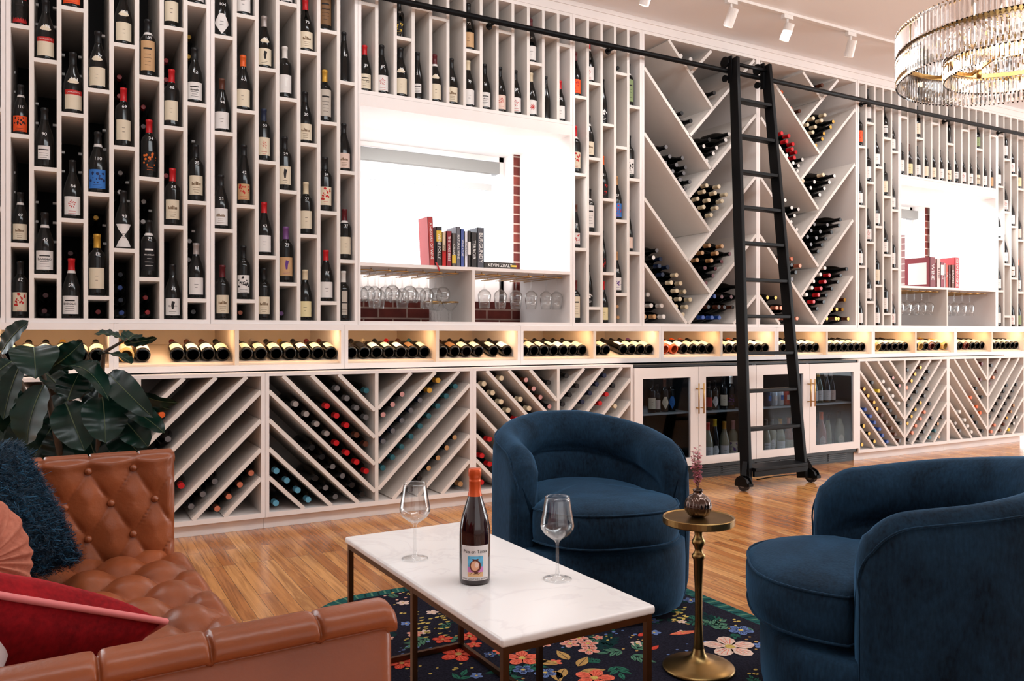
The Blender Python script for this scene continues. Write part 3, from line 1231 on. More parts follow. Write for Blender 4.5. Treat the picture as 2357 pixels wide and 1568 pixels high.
def glass_rail(x0, x1, zs, n, text):
    """row of brass wire hoops under a sill"""
    t = thing('glass_rail', text, 'rack', ((x0 + x1) / 2, .2, zs - T), group='brass stemware rails')
    st = (x1 - x0) / n
    zz = zs - T - .020
    for i in range(n):
        a, b = x0 + st * (i + .10), x0 + st * (i + .90)
        r = .03
        pts = [(a, .60, zz), (a, .08, zz)] + [((a + r) - r * cos(q), .08 - r * sin(q), zz) for q in (.5, 1.0, pi / 2)] + [((b - r) + r * cos(q), .08 - r * sin(q), zz) for q in (pi / 2, 1.0, .5)] + [(b, .08, zz), (b, .60, zz)]
        mbb = MB().tube(pts, .0035, 8)
        for (hx, hy) in ((a, .55), (b, .12)):
            mbb.tube([(hx, hy, zz), (hx, hy, zs - T - .0006)], .003, 6)
        mbb.build('wire_hoop', BRASS, t, smooth=True)
    return st, zz
st, zz = glass_rail(W1[0] + .004, XM1 - .06, ZS1, 6, 'brass wire glass rail over the round glasses by the brick')
for i in range(5):
    for j in range(3):
        k = ('g_round', ROUNDPROF) if (i + j) % 3 else ('g_tall', GLASSPROF)
        hang_glass(W1[0] + .004 + st * (i + 1), .09 + .125 * j, zz + .0065, k[0], k[1],
                   f'round glass hanging upside down, {ORD[i + 1]} slot, {("front", "middle", "back")[j]} of the slot, near window', 1.12)
st, zz = glass_rail(XM1 + .012, W1[1] - .01, ZS1, 6, 'brass wire glass rail over the single row of tapered glasses')
for i in range(6):
    x = XM1 + .012 + st * (i + 1) - (.012 if i == 5 else 0) - (.03 if i == 5 else 0)
    hang_glass(XM1 + .012 + st * (i + .98) - (.035 if i == 5 else 0), .10, zz + .0065, 'g_tall', GLASSPROF, f'tapered glass hanging upside down, {ORD[i + 1]} in the single row under the near window', 1.1)
for i, (px, py, yy) in enumerate([(996, 741, .17), (1010, 741, .36), (1036, 741, .17)]):
    p = P(px, py, yy)
    o = thing('coupe_glass', f'cut-glass coupe with gold rim on the niche floor, {ORD[i + 1]} of three', 'glass', (p.x, yy, ZB + .0006), group='gold-rimmed coupes on the niche floor')
    o.scale = (1.22,) * 3
    link('bowl', gmesh('g_coupe', COUPEPROF), o)
    link('gold_rim', MESH.setdefault('rim', MB().lathe([(.0472, .104), (.0476, .1105), (.0452, .1108)], 24).mesh('gold_rim', BRASS)), o)
for half, (a, b) in enumerate(((W2[0] + .006, XM2 - .02), (XM2 + .02, W2[1] - .02))):
    st, zz = glass_rail(a, b, ZS2, 6, 'brass wire glass rail under the far sill, ' + ('nearer' if not half else 'farther') + ' of two')
    for i in range(5 if not half else 4):
        for j in range(2):
            hang_glass(a + st * (i + 1), .10 + .16 * j, zz + .0065, 'g_tall', GLASSPROF,
                       f'tapered glass hanging under far sill, {ORD[i + 1]} slot, {("front", "back")[j]} place, {("nearer", "farther")[half]} half', 1.1)

# ---------------------------------------------------------------- books on the sills
def book(x0, x1, z0, ztop, depth, colr, text, title=None, lean=0.0, y=.03, tcol='w', band=None, group='books standing on the window sills'):
    w = x1 - x0
    h = ztop - z0
    t = thing('book', text, 'book', (x0, y, z0), group=group)
    c = MB()
    c.box(x0, x0 + w, y, y + .003, z0, ztop)
    c.box(x0, x0 + .0025, y, y + depth, z0, ztop)
    c.box(x1 - .0025, x1, y, y + depth, z0, ztop)
    if band:
        c.cur = 1
        c.box(x0 + .0005, x1 - .0005, y - .0012, y, z0 + h * band[1], z0 + h * band[2])
    c.build('cover', [mat('cover_%d_%d_%d' % colr, rgb(*colr), .5), artmat(band[0] if band else 'w')], t)
    MB().box(x0 + .0025, x1 - .0025, y + .004, y + depth - .004, z0 + .003, ztop - .004).build('pages', PAGES, t)
    if title:
        sz = min(w * .75, h * 1.35 / max(4, len(title)))
        vs, fs = letters(title, sz)
        xm = (x0 + x1) / 2
        m = MB().add([(xm + q, y - .0016, z0 + h * .5 - p) for (p, q) in vs], fs)
        m.build('title', artmat(tcol), t)
    t.rotation_euler = (0, lean, 0)
    return t
bk = [(988.5, 1001, 499, (172, 52, 48), 'tall red', 'A HISTORY OF WINE', -.05), (1004, 1017, 522, (52, 44, 42), 'dark patterned', 'WINE FOLLY', 0), (1017.5, 1026.5, 534, (214, 190, 160), 'cream and red', 'WINE', 0),
      (1027, 1039.5, 532, (136, 28, 40), 'dark red', 'THE WINE BIBLE', 0), (1040, 1049.5, 537, (92, 84, 80), 'grey and black', 'CELLAR', 0), (1050, 1059.5, 522, (98, 96, 104), 'slate grey', 'NATURAL WINE', 0),
      (1060, 1068.5, 527, (64, 84, 150), 'blue', 'WINE ATLAS', 0), (1069, 1076.5, 532, (216, 214, 220), 'white', 'BORDEAUX', 0), (1077, 1083.5, 532, (60, 54, 52), 'black and white', 'VINES', 0),
      (1084, 1097.5, 535, (44, 40, 40), 'black', 'TERROIR', 0), (1098.5, 1114, 524, (76, 76, 84), 'charcoal', 'BURGUNDY', 0)]
for (a, b, ty, c, nm, ti, ln) in bk:
    xa, xb = P(a, 600, .03).x, P(b, 600, .03).x
    book(xa + .0012, xb, ZS1 + .0006, P((a + b) / 2, ty, .03).z, .15, c, f'{nm} book standing on the near window sill', ti, ln, tcol='k' if sum(c) > 500 else 'w',
         band={'dark patterned': ('y', .62, .9), 'cream and red': ('r', 0, .45), 'grey and black': ('y', .1, .35), 'black and white': ('w', .35, .7)}.get(nm))
# a book lying flat, spine out
xa, xb = P(1115.5, 608, .03).x, P(1187, 612, .03).x
t = thing('book', 'dark book lying flat on the near window sill with spine out', 'book', (xa, .03, ZS1))
zt = P(1130, 603, .03).z
MB().box(xa, xb, .03, .19, ZS1 + .0006, ZS1 + .004).box(xa, xb, .03, .19, zt - .003, zt).box(xa, xb, .03, .033, ZS1 + .004, zt - .003).build('cover', mat('cover_dark', rgb(54, 50, 46), .5), t)
MB().box(xa + .003, xb - .003, .034, .187, ZS1 + .004, zt - .003).build('pages', PAGES, t)
vs, fs = letters('KEVIN ZRALY', .030)
MB().add([(xa + .115 + p, .0285, (ZS1 + zt) / 2 + q) for (p, q) in vs], fs).build('title', artmat('w'), t)
MB().box(xa + .24, xb - .04, .0285, .0294, (ZS1 + zt) / 2 - .006, (ZS1 + zt) / 2 + .006).build('spine_band', artmat('y'), t)
# ribbon hanging over the sill edge
pa, pb = P(1004, 604, -.006), P(1011, 623, -.006)
m = MB()
for i in range(7):
    u = i / 6
    m.v += [(pa.x + (pb.x - pa.x) * u - .006, -.004 - .006 * sin(u * 3), pa.z + (pb.z - pa.z) * u), (pa.x + (pb.x - pa.x) * u + .006, -.004 - .006 * sin(u * 3), pa.z + (pb.z - pa.z) * u)]
for i in range(6):
    m.face((2 * i, 2 * i + 1, 2 * i + 3, 2 * i + 2))
tag(m.build('bookmark_ribbon', mat('ribbon_red', rgb(176, 40, 44), .7)), 'red ribbon hanging over the front edge of the near sill', 'ribbon')
bk2 = [(2140.5, 2152.5, 592, (124, 40, 48), 'thick dark red', 'WINE', .26), (2153, 2156, 606, (190, 90, 90), 'narrow lettered', 'RIOJA', .15), (2156.5, 2165, 596, (226, 190, 184), 'pink and cream', 'ROSE', .15), (2165.5, 2172.5, 604, (140, 36, 56), 'dark crimson', 'WINE', .15),
       (2173, 2176.5, 606, (200, 170, 168), 'pale', 'VIN', .15), (2177, 2183, 608, (216, 72, 44), 'orange-red', 'ITALY', .15), (2183.5, 2188, 611, (90, 30, 34), 'narrow dark', 'SPAIN', .15),
       (2189.5, 2197, 610, (112, 62, 44), 'brown', 'GRAPES', .15), (2198, 2207, 593, (196, 70, 76), 'tall rose-red', 'CHAMPAGNE', .15)]
for (a, b, ty, c, nm, ti, dp) in bk2:
    xa, xb = P(a, 650, .05).x, P(b, 650, .05).x
    book(xa + .001, xb, ZS2 + .0006, P((a + b) / 2, ty, .05).z, dp, c, f'{nm} book standing on the far window sill', ti, y=.05, tcol='k' if sum(c) > 500 else 'w',
         band={'dark crimson': ('w', .5, .9)}.get(nm))
xa = P(2140.5, 650, .05).x + .001
big = [o for o in COL.objects if o.get('label', '').startswith('thick dark red book')][0]
zt = P(2146, 592, .05).z
MB().box(xa - .0012, xa - .0002, .085, .275, ZS2 + .03, zt - .05).build('cover_panel', labmat('w'), big)

# ---------------------------------------------------------------- diamond bins with lying bottles
def mk_bin(lab, xa, xb, boards, who):
    x0, x1 = P(xa, 700).x, P(xb, 700).x
    t = thing('diamond_bin', lab, 'shelving', ((x0 + x1) / 2, DEEP / 2, ZB - .022), group='diamond wine bins')
    f = MB()
    f.box(x0 + .0008, x0 + T, 0, DEEP, ZB - .022, ZT + .022).box(x1 - T, x1 - .0008, 0, DEEP, ZB - .022, ZT + .022)
    f.box(x0 + T, x1 - T, 0, DEEP, ZB - .022, ZB).box(x0 + T, x1 - T, 0, DEEP, ZT, ZT + .022)
    f.build('frame', WHITE, t)
    MB().box(x0 + T, x1 - T, DEEP - .012, DEEP, ZB, ZT).build('back_panel', BACKB, t)
    segs = []
    for (p, q) in boards:
        a, b = P(*p), P(*q)
        a.x = min(max(a.x, x0 + T), x1 - T)
        b.x = min(max(b.x, x0 + T), x1 - T)
        for e in (a, b):
            e.z = min(max(e.z, ZB + .003), ZT - .003)
        segs.append((a.x, a.z, b.x, b.z))
        MB().slab((a.x, a.z), (b.x, b.z), .0225, .001, DEEP - .012).build('diagonal_board', INNER, t)
    return x0, x1, segs
BN = mk_bin('near wide wine bin of crossing diagonal boards, its edge behind the ladder', 1478, 1745, [
    ((1540, 92), (1640, 248)), ((1482, 155), (1637, 390)), ((1482, 306), (1635, 532)), ((1481, 456), (1635, 674)), ((1479, 607), (1581, 745)),
    ((1638, 117), (1591, 168)), ((1737, 138), (1588, 313)), ((1742, 265), (1585.5, 455)), ((1743, 407), (1585.5, 600)), ((1742, 541), (1586, 745)), ((1741, 681), (1689, 747))], 'near')
BF = mk_bin('far wide wine bin of crossing diagonal boards beyond the ladder', 1745, 1973, [
    ((1849, 166), (1890, 227)), ((1752, 144), (1887, 353)), ((1752, 270), (1884, 482)), ((1750, 407), (1884, 613.5)), ((1749.6, 541.6), (1884, 745.7)), ((1749.6, 683), (1795.6, 747)),
    ((1930, 184), (1847, 285)), ((1969, 252), (1845, 412.6)), ((1968, 378), (1845, 547.5)), ((1964, 507), (1845, 679.6)), ((1963, 636), (1890, 748))], 'far')

def dirs(p, q):
    a, b = P(*p), P(*q)
    d = Vector((b.x - a.x, 0, b.z - a.z))
    return d.normalized()
U_N = dirs((1635, 532), (1482, 306))     # up and towards the near end, along the falling boards
V_N = dirs((1585.5, 455), (1742, 265))   # up and towards the far end
U_F = dirs((1884, 482), (1752, 270))
V_F = dirs((1845, 412.6), (1969, 252))
LEFT, RIGHT, UP = Vector((-1, 0, 0)), Vector((1, 0, 0)), Vector((0, 0, 1))
TIP = {'whitetip': ('k', 'w'), 'greytip': ('k', 'h'), 'redtip': ('k', 'd'), 'goldtip': ('b', 'g'), 'black': ('k', 'k'), 'cream': ('c', 'c'), 'white': ('w', 'w'), 'red': ('r', 'r'), 'blue': ('B', 'B'), 'navy': ('n', 'n'),
       'tan': ('t', 't'), 'brown': ('b', 'b'), 'orange': ('o', 'o'), 'gold': ('k', 'g'), 'rose': ('e', 'e'), 'dark': ('b', 'k')}
PHR = {'whitetip': 'black white-ended', 'greytip': 'black grey-ended', 'redtip': 'dark red-ended', 'goldtip': 'brown gold-ended', 'gold': 'dark gold-ended', 'tan': 'tan'}
def pocket(vx, vy, u, v, rows, along, name, bounds, off=.0):
    """rows of bottles lying in a corner: row k steps along one direction, its bottles along the other"""
    a = P(vx, vy)
    a.y = 0
    sang = u.cross(v).length
    r = .0412
    k = (r + .0118 + off) / sang
    d = 2 * r + .001
    base = a + (u + v) * k
    d2 = d * (1 if u.dot(v) > -.42 else 1.42 if u.dot(v) < -.62 else 1.25)
    for ri, row in enumerate(rows):
        cols = []
        for (n, cname) in row:
            cols += [cname] * n
        for j, cname in enumerate(cols):
            p = base + (u * (d * j) + v * (d2 * ri) if along == 'u' else v * (d * j) + u * (d2 * ri))
            if not (bounds[0] + T + .04 <= p.x <= bounds[1] - T - .04) or p.z < ZB + .04 or p.z > ZT - .05:
                if not (bounds[0] + T + .03 <= p.x <= bounds[1] - T - .03) or p.z > ZT - .05:
                    continue
                p.x = min(max(p.x, bounds[0] + T + .0415), bounds[1] - T - .0415)
                p.z = max(p.z, ZB + .0415)
            def near(sg):
                ax, az, bx, bz = sg
                u_ = max(0, min(1, ((p.x - ax) * (bx - ax) + (p.z - az) * (bz - az)) / ((bx - ax) ** 2 + (bz - az) ** 2)))
                return sqrt((p.x - ax - (bx - ax) * u_) ** 2 + (p.z - az - (bz - az) * u_) ** 2)
            if min(near(sg) for sg in bounds[2]) < .0522:
                continue
            cap, top = TIP[cname]
            dy = random.uniform(.0, .05) + .02 + .02 * ri
            bottle('lying_bottle', f'{PHR.get(cname, cname)} bottle neck, {ORD[ri + 1]} layer, {ORD[j + 1]} along, {name}', (p.x, .30 + dy, p.z), 'u', cap, top,
                   tilt=(pi / 2, random.uniform(-3, 3), 0), group='bottles lying in the ' + name.split(' of the ')[1])
for (vx, vy, u, v, al, nm, rows) in [
    (1591, 168, U_N, V_N, 'v', 'first pocket', [[(2, 'white')], [(1, 'white')]]),
    (1640, 248, U_N, V_N, 'v', 'second pocket', [[(2, 'black')], [(1, 'black')]]),
    (1588, 313, U_N, V_N, 'u', 'third pocket', [[(4, 'black')], [(2, 'black')]]),
    (1637, 390, U_N, V_N, 'v', 'fourth pocket', [[(5, 'whitetip')], [(2, 'whitetip'), (1, 'black')]]),
    (1585.5, 455, U_N, V_N, 'u', 'fifth pocket', [[(6, 'greytip')], [(5, 'greytip')], [(3, 'greytip')]]),
    (1635, 532, U_N, V_N, 'v', 'sixth pocket', [[(5, 'cream')], [(5, 'cream')], [(4, 'cream')]]),
    (1635, 674, U_N, V_N, 'v', 'seventh pocket', [[(5, 'redtip')], [(2, 'redtip'), (3, 'tan')], [(4, 'tan')]]),
    (1583.5, 747, U_N, V_N, 'u', 'eighth pocket', [[(3, 'cream'), (3, 'navy'), (1, 'whitetip')], [(4, 'cream'), (2, 'navy'), (1, 'whitetip')], [(4, 'cream'), (2, 'navy'), (1, 'greytip')]]),
    (1480, 745, UP, RIGHT, 'v', 'ninth pocket', [[(2, 'tan'), (2, 'white')], [(3, 'white')], [(2, 'white')], [(1, 'black')]]),
    (1689, 747, LEFT, V_N, 'u', 'tenth pocket', [[(5, 'blue')], [(4, 'dark')], [(3, 'redtip'), (1, 'blue')], [(2, 'redtip')]]),
    (1740, 747, UP, LEFT, 'v', 'last pocket', [[(2, 'greytip')]]),
]:
    pocket(vx, vy, u, v, rows, al, nm + ' of the near bin', BN)
for (vx, vy, u, v, al, nm, rows) in [
    (1890, 227, U_F, V_F, 'v', 'first pocket', [[(2, 'brown')], [(1, 'brown')]]),
    (1847, 285, U_F, V_F, 'u', 'second pocket', [[(1, 'black'), (1, 'orange'), (1, 'brown'), (1, 'orange')], [(1, 'brown')]]),
    (1887, 353, U_F, V_F, 'v', 'third pocket', [[(5, 'gold')], [(1, 'gold'), (4, 'cream')], [(3, 'cream')]]),
    (1845, 412.6, U_F, V_F, 'u', 'fourth pocket', [[(5, 'whitetip')], [(1, 'whitetip'), (4, 'red')], [(1, 'whitetip'), (3, 'red')]]),
    (1884, 482, U_F, V_F, 'v', 'fifth pocket', [[(5, 'whitetip')], [(3, 'whitetip'), (1, 'cream')], [(2, 'cream')]]),
    (1845, 547.5, U_F, V_F, 'u', 'sixth pocket', [[(4, 'whitetip')], [(4, 'whitetip')], [(2, 'whitetip')]]),
    (1884, 613.5, U_F, V_F, 'v', 'seventh pocket', [[(7, 'black')], [(5, 'greytip')], [(4, 'greytip')]]),
    (1845, 679.6, U_F, V_F, 'u', 'eighth pocket', [[(4, 'greytip')], [(3, 'black'), (1, 'rose')], [(1, 'black'), (2, 'rose')]]),
    (1884, 747, U_F, V_F, 'v', 'ninth pocket', [[(8, 'black')], [(6, 'red')], [(6, 'white')]]),
    (1796.5, 747, U_F, RIGHT, 'v', 'tenth pocket', [[(4, 'rose')], [(1, 'gold'), (3, 'rose')], [(3, 'gold')], [(2, 'gold')], [(2, 'greytip')]]),
    (1751, 747, UP, RIGHT, 'v', 'eleventh pocket', [[(2, 'greytip')], [(1, 'greytip')]]),
    (1969, 748, UP, LEFT, 'v', 'last pocket', [[(4, 'goldtip')], [(3, 'goldtip')], [(2, 'goldtip')]]),
]:
    pocket(vx, vy, u, v, rows, al, nm + ' of the far bin', BF)

# ---------------------------------------------------------------- the lit display shelf
LITX = [-17, 262, 544.5, 791.8, 1005.5, 1196.4, 1366.8, 1520, 1658.4, 1785.3, 1901, 2007.4, 2105.7, 2196.8, 2281, 2359]
LX = [P(x, 800).x for x in LITX]
ZBACK = P(360, 793, DEEP - .03).z
LED = mat('led_strip', rgb(255, 214, 150), 0.5, emit=rgb(255, 206, 140), estr=9.0)
LEDW = (1.0, 0.64, 0.36)
ylit = -.012
RISE = ZBACK - ZLIT0 - .0108
YS = .02 + RISE / .262
SLOPE = .262
INNERW = mat('lit_board', rgb(224, 206, 186), 0.6, spec=0.3)
LITNAMES = []
for u in range(8):
    i0, i1 = 2 * u - 1, min(2 * u + 1, len(LX) - 1)
    i0 = max(i0, 0)
    t = thing('display_shelf', f'lit white display shelf of lying bottles, {ORD[u + 1]} unit counted from the rubber plant', 'shelving', ((LX[i0] + LX[i1]) / 2, .3, ZLIT0 - .03), group='lit display shelves under the racks')
    f = MB()
    x0, x1 = LX[i0], LX[i1]
    f.box(x0 + .0006, x0 + .022, ylit, DEEP - .01, ZLIT0 - .032, ZLIT1 + .026).box(x1 - .022, x1 - .0006, ylit, DEEP - .01, ZLIT0 - .032, ZLIT1 + .026)
    f.box(x0 + .022, x1 - .022, ylit, DEEP - .01, ZLIT1 + .006, ZB - .0225).box(x0 + .022, x1 - .022, ylit, ylit + .018, ZLIT1 - .008, ZLIT1 + .006)
    f.box(x0 + .022, x1 - .022, ylit, DEEP - .01, ZLIT0 - .032, ZLIT0)
    f.build('frame', WHITE, t)
    bk = MB().box(x0 + .022, x1 - .022, DEEP - .03, DEEP - .01, ZLIT0, ZLIT1 + .006)
    bk.build('back_panel', INNERW, t)
    m = MB()
    for (ya, yb, za, zb_) in ((.02, YS, 0, RISE), (YS, DEEP - .031, RISE, RISE)):
        m.add([(x, y, ZLIT0 + q + dz) for x in (x0 + .022, x1 - .022) for (y, q) in ((ya, za), (yb, zb_)) for dz in (0.0008, .0108)],
              [(0, 1, 3, 2), (4, 6, 7, 5), (0, 4, 5, 1), (2, 3, 7, 6), (0, 2, 6, 4), (1, 5, 7, 3)])
    m.build('sloping_board', INNERW, t)
    cuts = [x0] + ([LX[i0 + 1]] if i1 - i0 == 2 else []) + [x1]
    if len(cuts) == 3:
        MB().box(cuts[1] - .011, cuts[1] + .011, ylit + .0005, DEEP - .031, ZLIT0 + .0001, ZLIT1 + .0055).build('divider', INNERW, t)
    for a, b in zip(cuts, cuts[1:]):
        MB().box(a + .03, b - .04, ylit + .022, ylit + .034, ZLIT1 - .001, ZLIT1 + .0055).build('led_strip', LED, t)
        area('shelf_led', ((a + b) / 2, .035, ZLIT1 - .004), ((a + b) / 2, .30, ZLIT0), b - a - .1, .03, 1.05, LEDW)
        area('shelf_puck', (b - .10, .12, ZLIT1 - .004), (b - .08, .22, ZLIT0), .04, .03, .07, LEDW)
tilt = atan2(SLOPE, 1)
def display(comp, pxs, spec):
    xq = [min(max(P(px, 830, .03).x, LX[comp] + .0625), LX[comp + 1] - .0625) for px in pxs]
    for _ in range(40):
        for i in range(len(xq) - 1):
            g = .0794 - (xq[i + 1] - xq[i])
            if g > 0:
                xq[i] = max(xq[i] - g / 2, LX[comp] + .0625)
                xq[i + 1] = min(xq[i + 1] + g / 2, LX[comp + 1] - .0625)
    for j, (px, cd) in enumerate(zip(pxs, spec.split())):
        cap, lab = cd[0], cd[1:]
        x = xq[j]
        y0 = .048
        r = .0392
        z = ZLIT0 + .0108 + (y0 - .02) * SLOPE + r / cos(tilt) + .0006
        ori = Matrix.Rotation(tilt, 3, 'X') @ Matrix.Rotation(-pi / 2, 3, 'X') @ Matrix.Rotation(random.uniform(-.35, .35), 3, 'Z')
        gl = {'O': mat('rose_wine', rgb(214, 92, 50), .08, coat=.4), 'Y': mat('golden_wine', rgb(206, 166, 96), .08, coat=.4), 'Q': mat('red_wine', rgb(92, 34, 30), .08, coat=.4)}.get(cd[-1])
        if gl:
            lab = lab[:-1]
        labn = LABCOL[lab[0]][0].replace('pale ', '')
        bottle('display_bottle', f'{labn}-label {CAPWORD[cap]}-capped bottle lying base out, {ORD[j + 1]} in {ORD[comp + 1]} lit compartment from the plant',
               (x, y0, z), 'u', cap, None, lab, h=.2835, tilt=ori.to_euler(), glass=gl, group='bottles lying in the lit shelf')
def spread(a, b, n):
    ua, ub = 1 / (4500 - a), 1 / (4500 - b)
    return [4500 - 1 / (ua + (ub - ua) * i / (n - 1)) for i in range(n)]
display(0, [8, 48, 90, 130, 170, 214], 'kc kc kw gc kc kc')
display(1, [290, 325, 411, 447, 483, 522], 'rcY kw dc bw bw kc')
display(2, [567, 602, 637.5, 671, 701, 735, 769], 'kc sc kc gc kw dc bc')
display(3, [811, 845, 875, 903, 929, 959, 985], 'kb kb cw kc rw bK lc')
display(4, [1021, 1050, 1077, 1105, 1140, 1171], 'kb dK kc kc kc kw')
display(5, [1212, 1235, 1257, 1283, 1306, 1328, 1350], 'cw kc cP kc kw kc kc')
display(6, [1378, 1399, 1439, 1460, 1480, 1504], 'cc kc kw kc kc pc')
display(7, [1535, 1556, 1579, 1601, 1622, 1643], 'kPO kwO kw oc ec kc')
display(8, [1668, 1687, 1704, 1722, 1739, 1752, 1769], 'kc yc kw kc oc kw kc')
display(9, [1795, 1811, 1828, 1844, 1858, 1871, 1887], 'kc kw kc kc kw kw kc')
display(10, [1910, 1925, 1938, 1951, 1965, 1980, 1994], 'yc kw kc kw kc kc kc')
display(11, [2016, 2027, 2042, 2055, 2070, 2083, 2094], 'ec bcY kc kw kc kc kc')
display(12, [2112, 2123, 2136, 2150, 2164, 2180], 'kc kwY kc ecQ kw ycY')
display(13, [2205, 2215, 2230, 2243, 2256, 2270], 'dc kw rcQ kc kc kc')
display(14, [2288, 2300, 2312, 2324, 2336, 2349], 'kc kw kc kc kw kc')

# ---------------------------------------------------------------- lower chevron cabinets
ZC0, ZC1 = P(618, 1180, YL).z, P(618, 866, YL).z
ZTOP = P(610, 859, YL).z
XL = [P(x, 1000, YL).x for x in (610.4, 867.3, 1089, 1285.4, 1457.4)]
pitch = (XL[4] - XL[0]) / 4
XL = [XL[0] - 2 * pitch, XL[0] - pitch] + XL
XR = [P(x, 900, YL).x for x in (1975.8, 2083, 2182.5, 2274, 2359)]
B4 = P(618, 901, YL).z - ZC1                # where the fourth board meets the outer side, from the top of the opening
STEP = (P(618, 901, YL).z - P(618, 1100, YL).z) / 3
YD = YL + .60
BAY = []
CHEV = {}
def chevron(x0, xm, x1, lab):
    t = thing('chevron_cabinet', lab, 'cabinet', ((x0 + x1) / 2, YL + .3, 0), group='low chevron wine cabinets')
    f = MB()
    f.box(x0 + .0006, x0 + .022, YL, YD, ZC0 - .026, ZTOP).box(x1 - .022, x1 - .0006, YL, YD, ZC0 - .026, ZTOP)
    f.box(x0 + .022, x1 - .022, YL, YD, ZC0 - .026, ZC0).box(x0 + .022, x1 - .022, YL, YD, ZC1, ZTOP)
    f.build('frame', WHITE, t)
    MB().box(x0 + .0006, x1 - .0006, YL + .045, YL + .06, 0.0005, ZC0 - .0265).build('plinth', WHITE, t)
    MB().box(x0 + .022, x1 - .022, YD - .012, YD, ZC0, ZC1).build('back_panel', BACKB, t)
    MB().box(xm - .0105, xm + .0105, YL + .0006, YD - .0125, ZC0 + .0001, ZC1 - .0001).build('divider', INNER, t)
    for half, (a, b) in enumerate(((x0 + .022, xm - .0105), (xm + .0105, x1 - .022))):
        bay = []
        s = -1 if half == 0 else 1
        e = a if half == 0 else b             # the outer side the boards rise to
        for k in range(-3, 4):
            zk = ZC1 + B4 + STEP * (-k)       # height at the outer side
            pts = []
            for x in (a, b):
                z = zk - abs(x - e)
                pts.append((x, z))
            if half == 1:
                pts = pts[::-1]
            (xo, zo), (xi, zi) = pts          # outer (high) end, inner (low) end
            if zo > ZC1:
                xo, zo = xo - s * (zo - ZC1), ZC1
            if zi < ZC0:
                xi, zi = xi + s * (ZC0 - zi), ZC0
            MB().slab((xo, zo), (xi, zi), .0215, YL + .0008, YD - .0125).build('sloping_board', INNER, t)
            bay.append(zk)
        bay.sort(reverse=True)
        BAY.append((a, b, e, s, bay))
plants = ['behind the rubber plant', 'behind the coffee table', 'behind the blue velvet swivel chair', 'just past the drinks fridges', 'at the far end of the wall']
chevron(XL[0], XL[1], XL[2], 'low white chevron wine cabinet behind the sofa arm and rubber plant')
chevron(XL[2], XL[3], XL[4], 'low white chevron wine cabinet straight behind the coffee table')
chevron(XL[4], XL[5], XL[6], 'low white chevron wine cabinet behind the farther blue chair, beside the fridges')
chevron(XR[0], XR[1], XR[2], 'low white chevron wine cabinet just past the drinks fridges')
chevron(XR[2], XR[3], XR[4], 'low white chevron wine cabinet at the far end of the wall')

def stock(bay, spec):
    """bottles on the slopes: photograph x y of the cap and its colour, settled onto the board below"""
    a, b, e, s, zs = BAY[bay]
    occ = {}
    todo = []
    for w in spec.split(';'):
        w = w.split()
        if len(w) < 3:
            continue
        p = P(float(w[0]), float(w[1]), YL + (.03 if bay < 6 else .008))
        c = p.z + abs(p.x - e)               # height of its own slope line at the outer side
        todo.append((p, c, w[2]))
    for (p, c, col) in todo:
        # nearest slope whose resting line is closest
        rest = [(abs(c - (z + .054 * sqrt(2))), i) for i, z in enumerate(zs)]
        rest.append((abs(p.z - (ZC0 + .0415)) * 1.2 if c < zs[-1] + .02 else 9, 99))
        k = min(rest)[1]
        x = min(max(p.x, a + .042), b - .042)
        occ.setdefault(k, []).append([x, col, p])
    for k, lst in occ.items():
        lst.sort(key=lambda q: abs(q[0] - e))
        last = None
        gap = .083 / sqrt(2) if k != 99 else .083
        for n, it in enumerate(lst):
            d = abs(it[0] - e)
            if k != 99:
                d = min(d, zs[k] + .0742 - ZC0 - .0425)
            if last is not None and d - last < gap:
                d = last + gap
            it[0] = e - s * d
            last = d
        lim0 = min(b - a - .042, zs[k] + .0742 - ZC0 - .0425) if k != 99 else b - a - .042
        over = (last or 0) - lim0
        if over > 0:                          # push back up the slope
            lim = lim0
            for it in reversed(lst):
                d = min(abs(it[0] - e), lim)
                it[0] = e - s * d
                lim = d - gap
        for n, (x, col, p) in enumerate(lst):
            z = ZC0 + .0415 if k == 99 else zs[k] - abs(x - e) + .0525 * sqrt(2)
            z = max(z, ZC0 + .0415)
            if z > ZC1 - .042 or not (a + .04 <= x <= b - .04):
                continue
            cap, top = (col[0], col[1] if len(col) > 1 else col[0])
            word = CAPWORD[cap] if cap == top else f'{CAPWORD[cap]} {CAPWORD[top]}-ended'
            where = 'on the floor' if k == 99 else f'on {ORD[k + 1]} slope'
            bottle('cellared_bottle', f'{word} bottle neck, {ORD[n + 1]} down {where}, {ORD[bay + 1]} chevron bay from the plant', (x, YL + (.325 if bay < 6 else .303) + random.uniform(-.004, .012), z), 'u', cap, top,
                   tilt=(pi / 2, random.uniform(-3, 3), 0), group='bottles in the chevron cabinets')
stock(1, '366 953 o;350 968 k;387 998 kh;358 1020 kh;418 1112 r;495 1105 kh;467 1135 kh;440 1164 kh;561 1110 be;538 1137 be;514 1162 be;484 1182 be')
stock(2, '786 902 h;808 922 h;827 941 h;848 962 h;845 900 l;754 937 r;777 957 r;796 975 r;823 996 b;846 1018 b;690 939 s;717 963 s;740 985 s;766 1008 s;786 1031 r;804 1049 r;822 1066 r;844 1086 r;745 1052 k;762 1071 k;784 1091 kh;805 1110 kh;823 1129 k;843 1143 k;732 1103 k;756 1129 kh;786 1147 kh;646 1095 a;669 1117 a;691 1138 a;719 1153 a;630 1163 a')
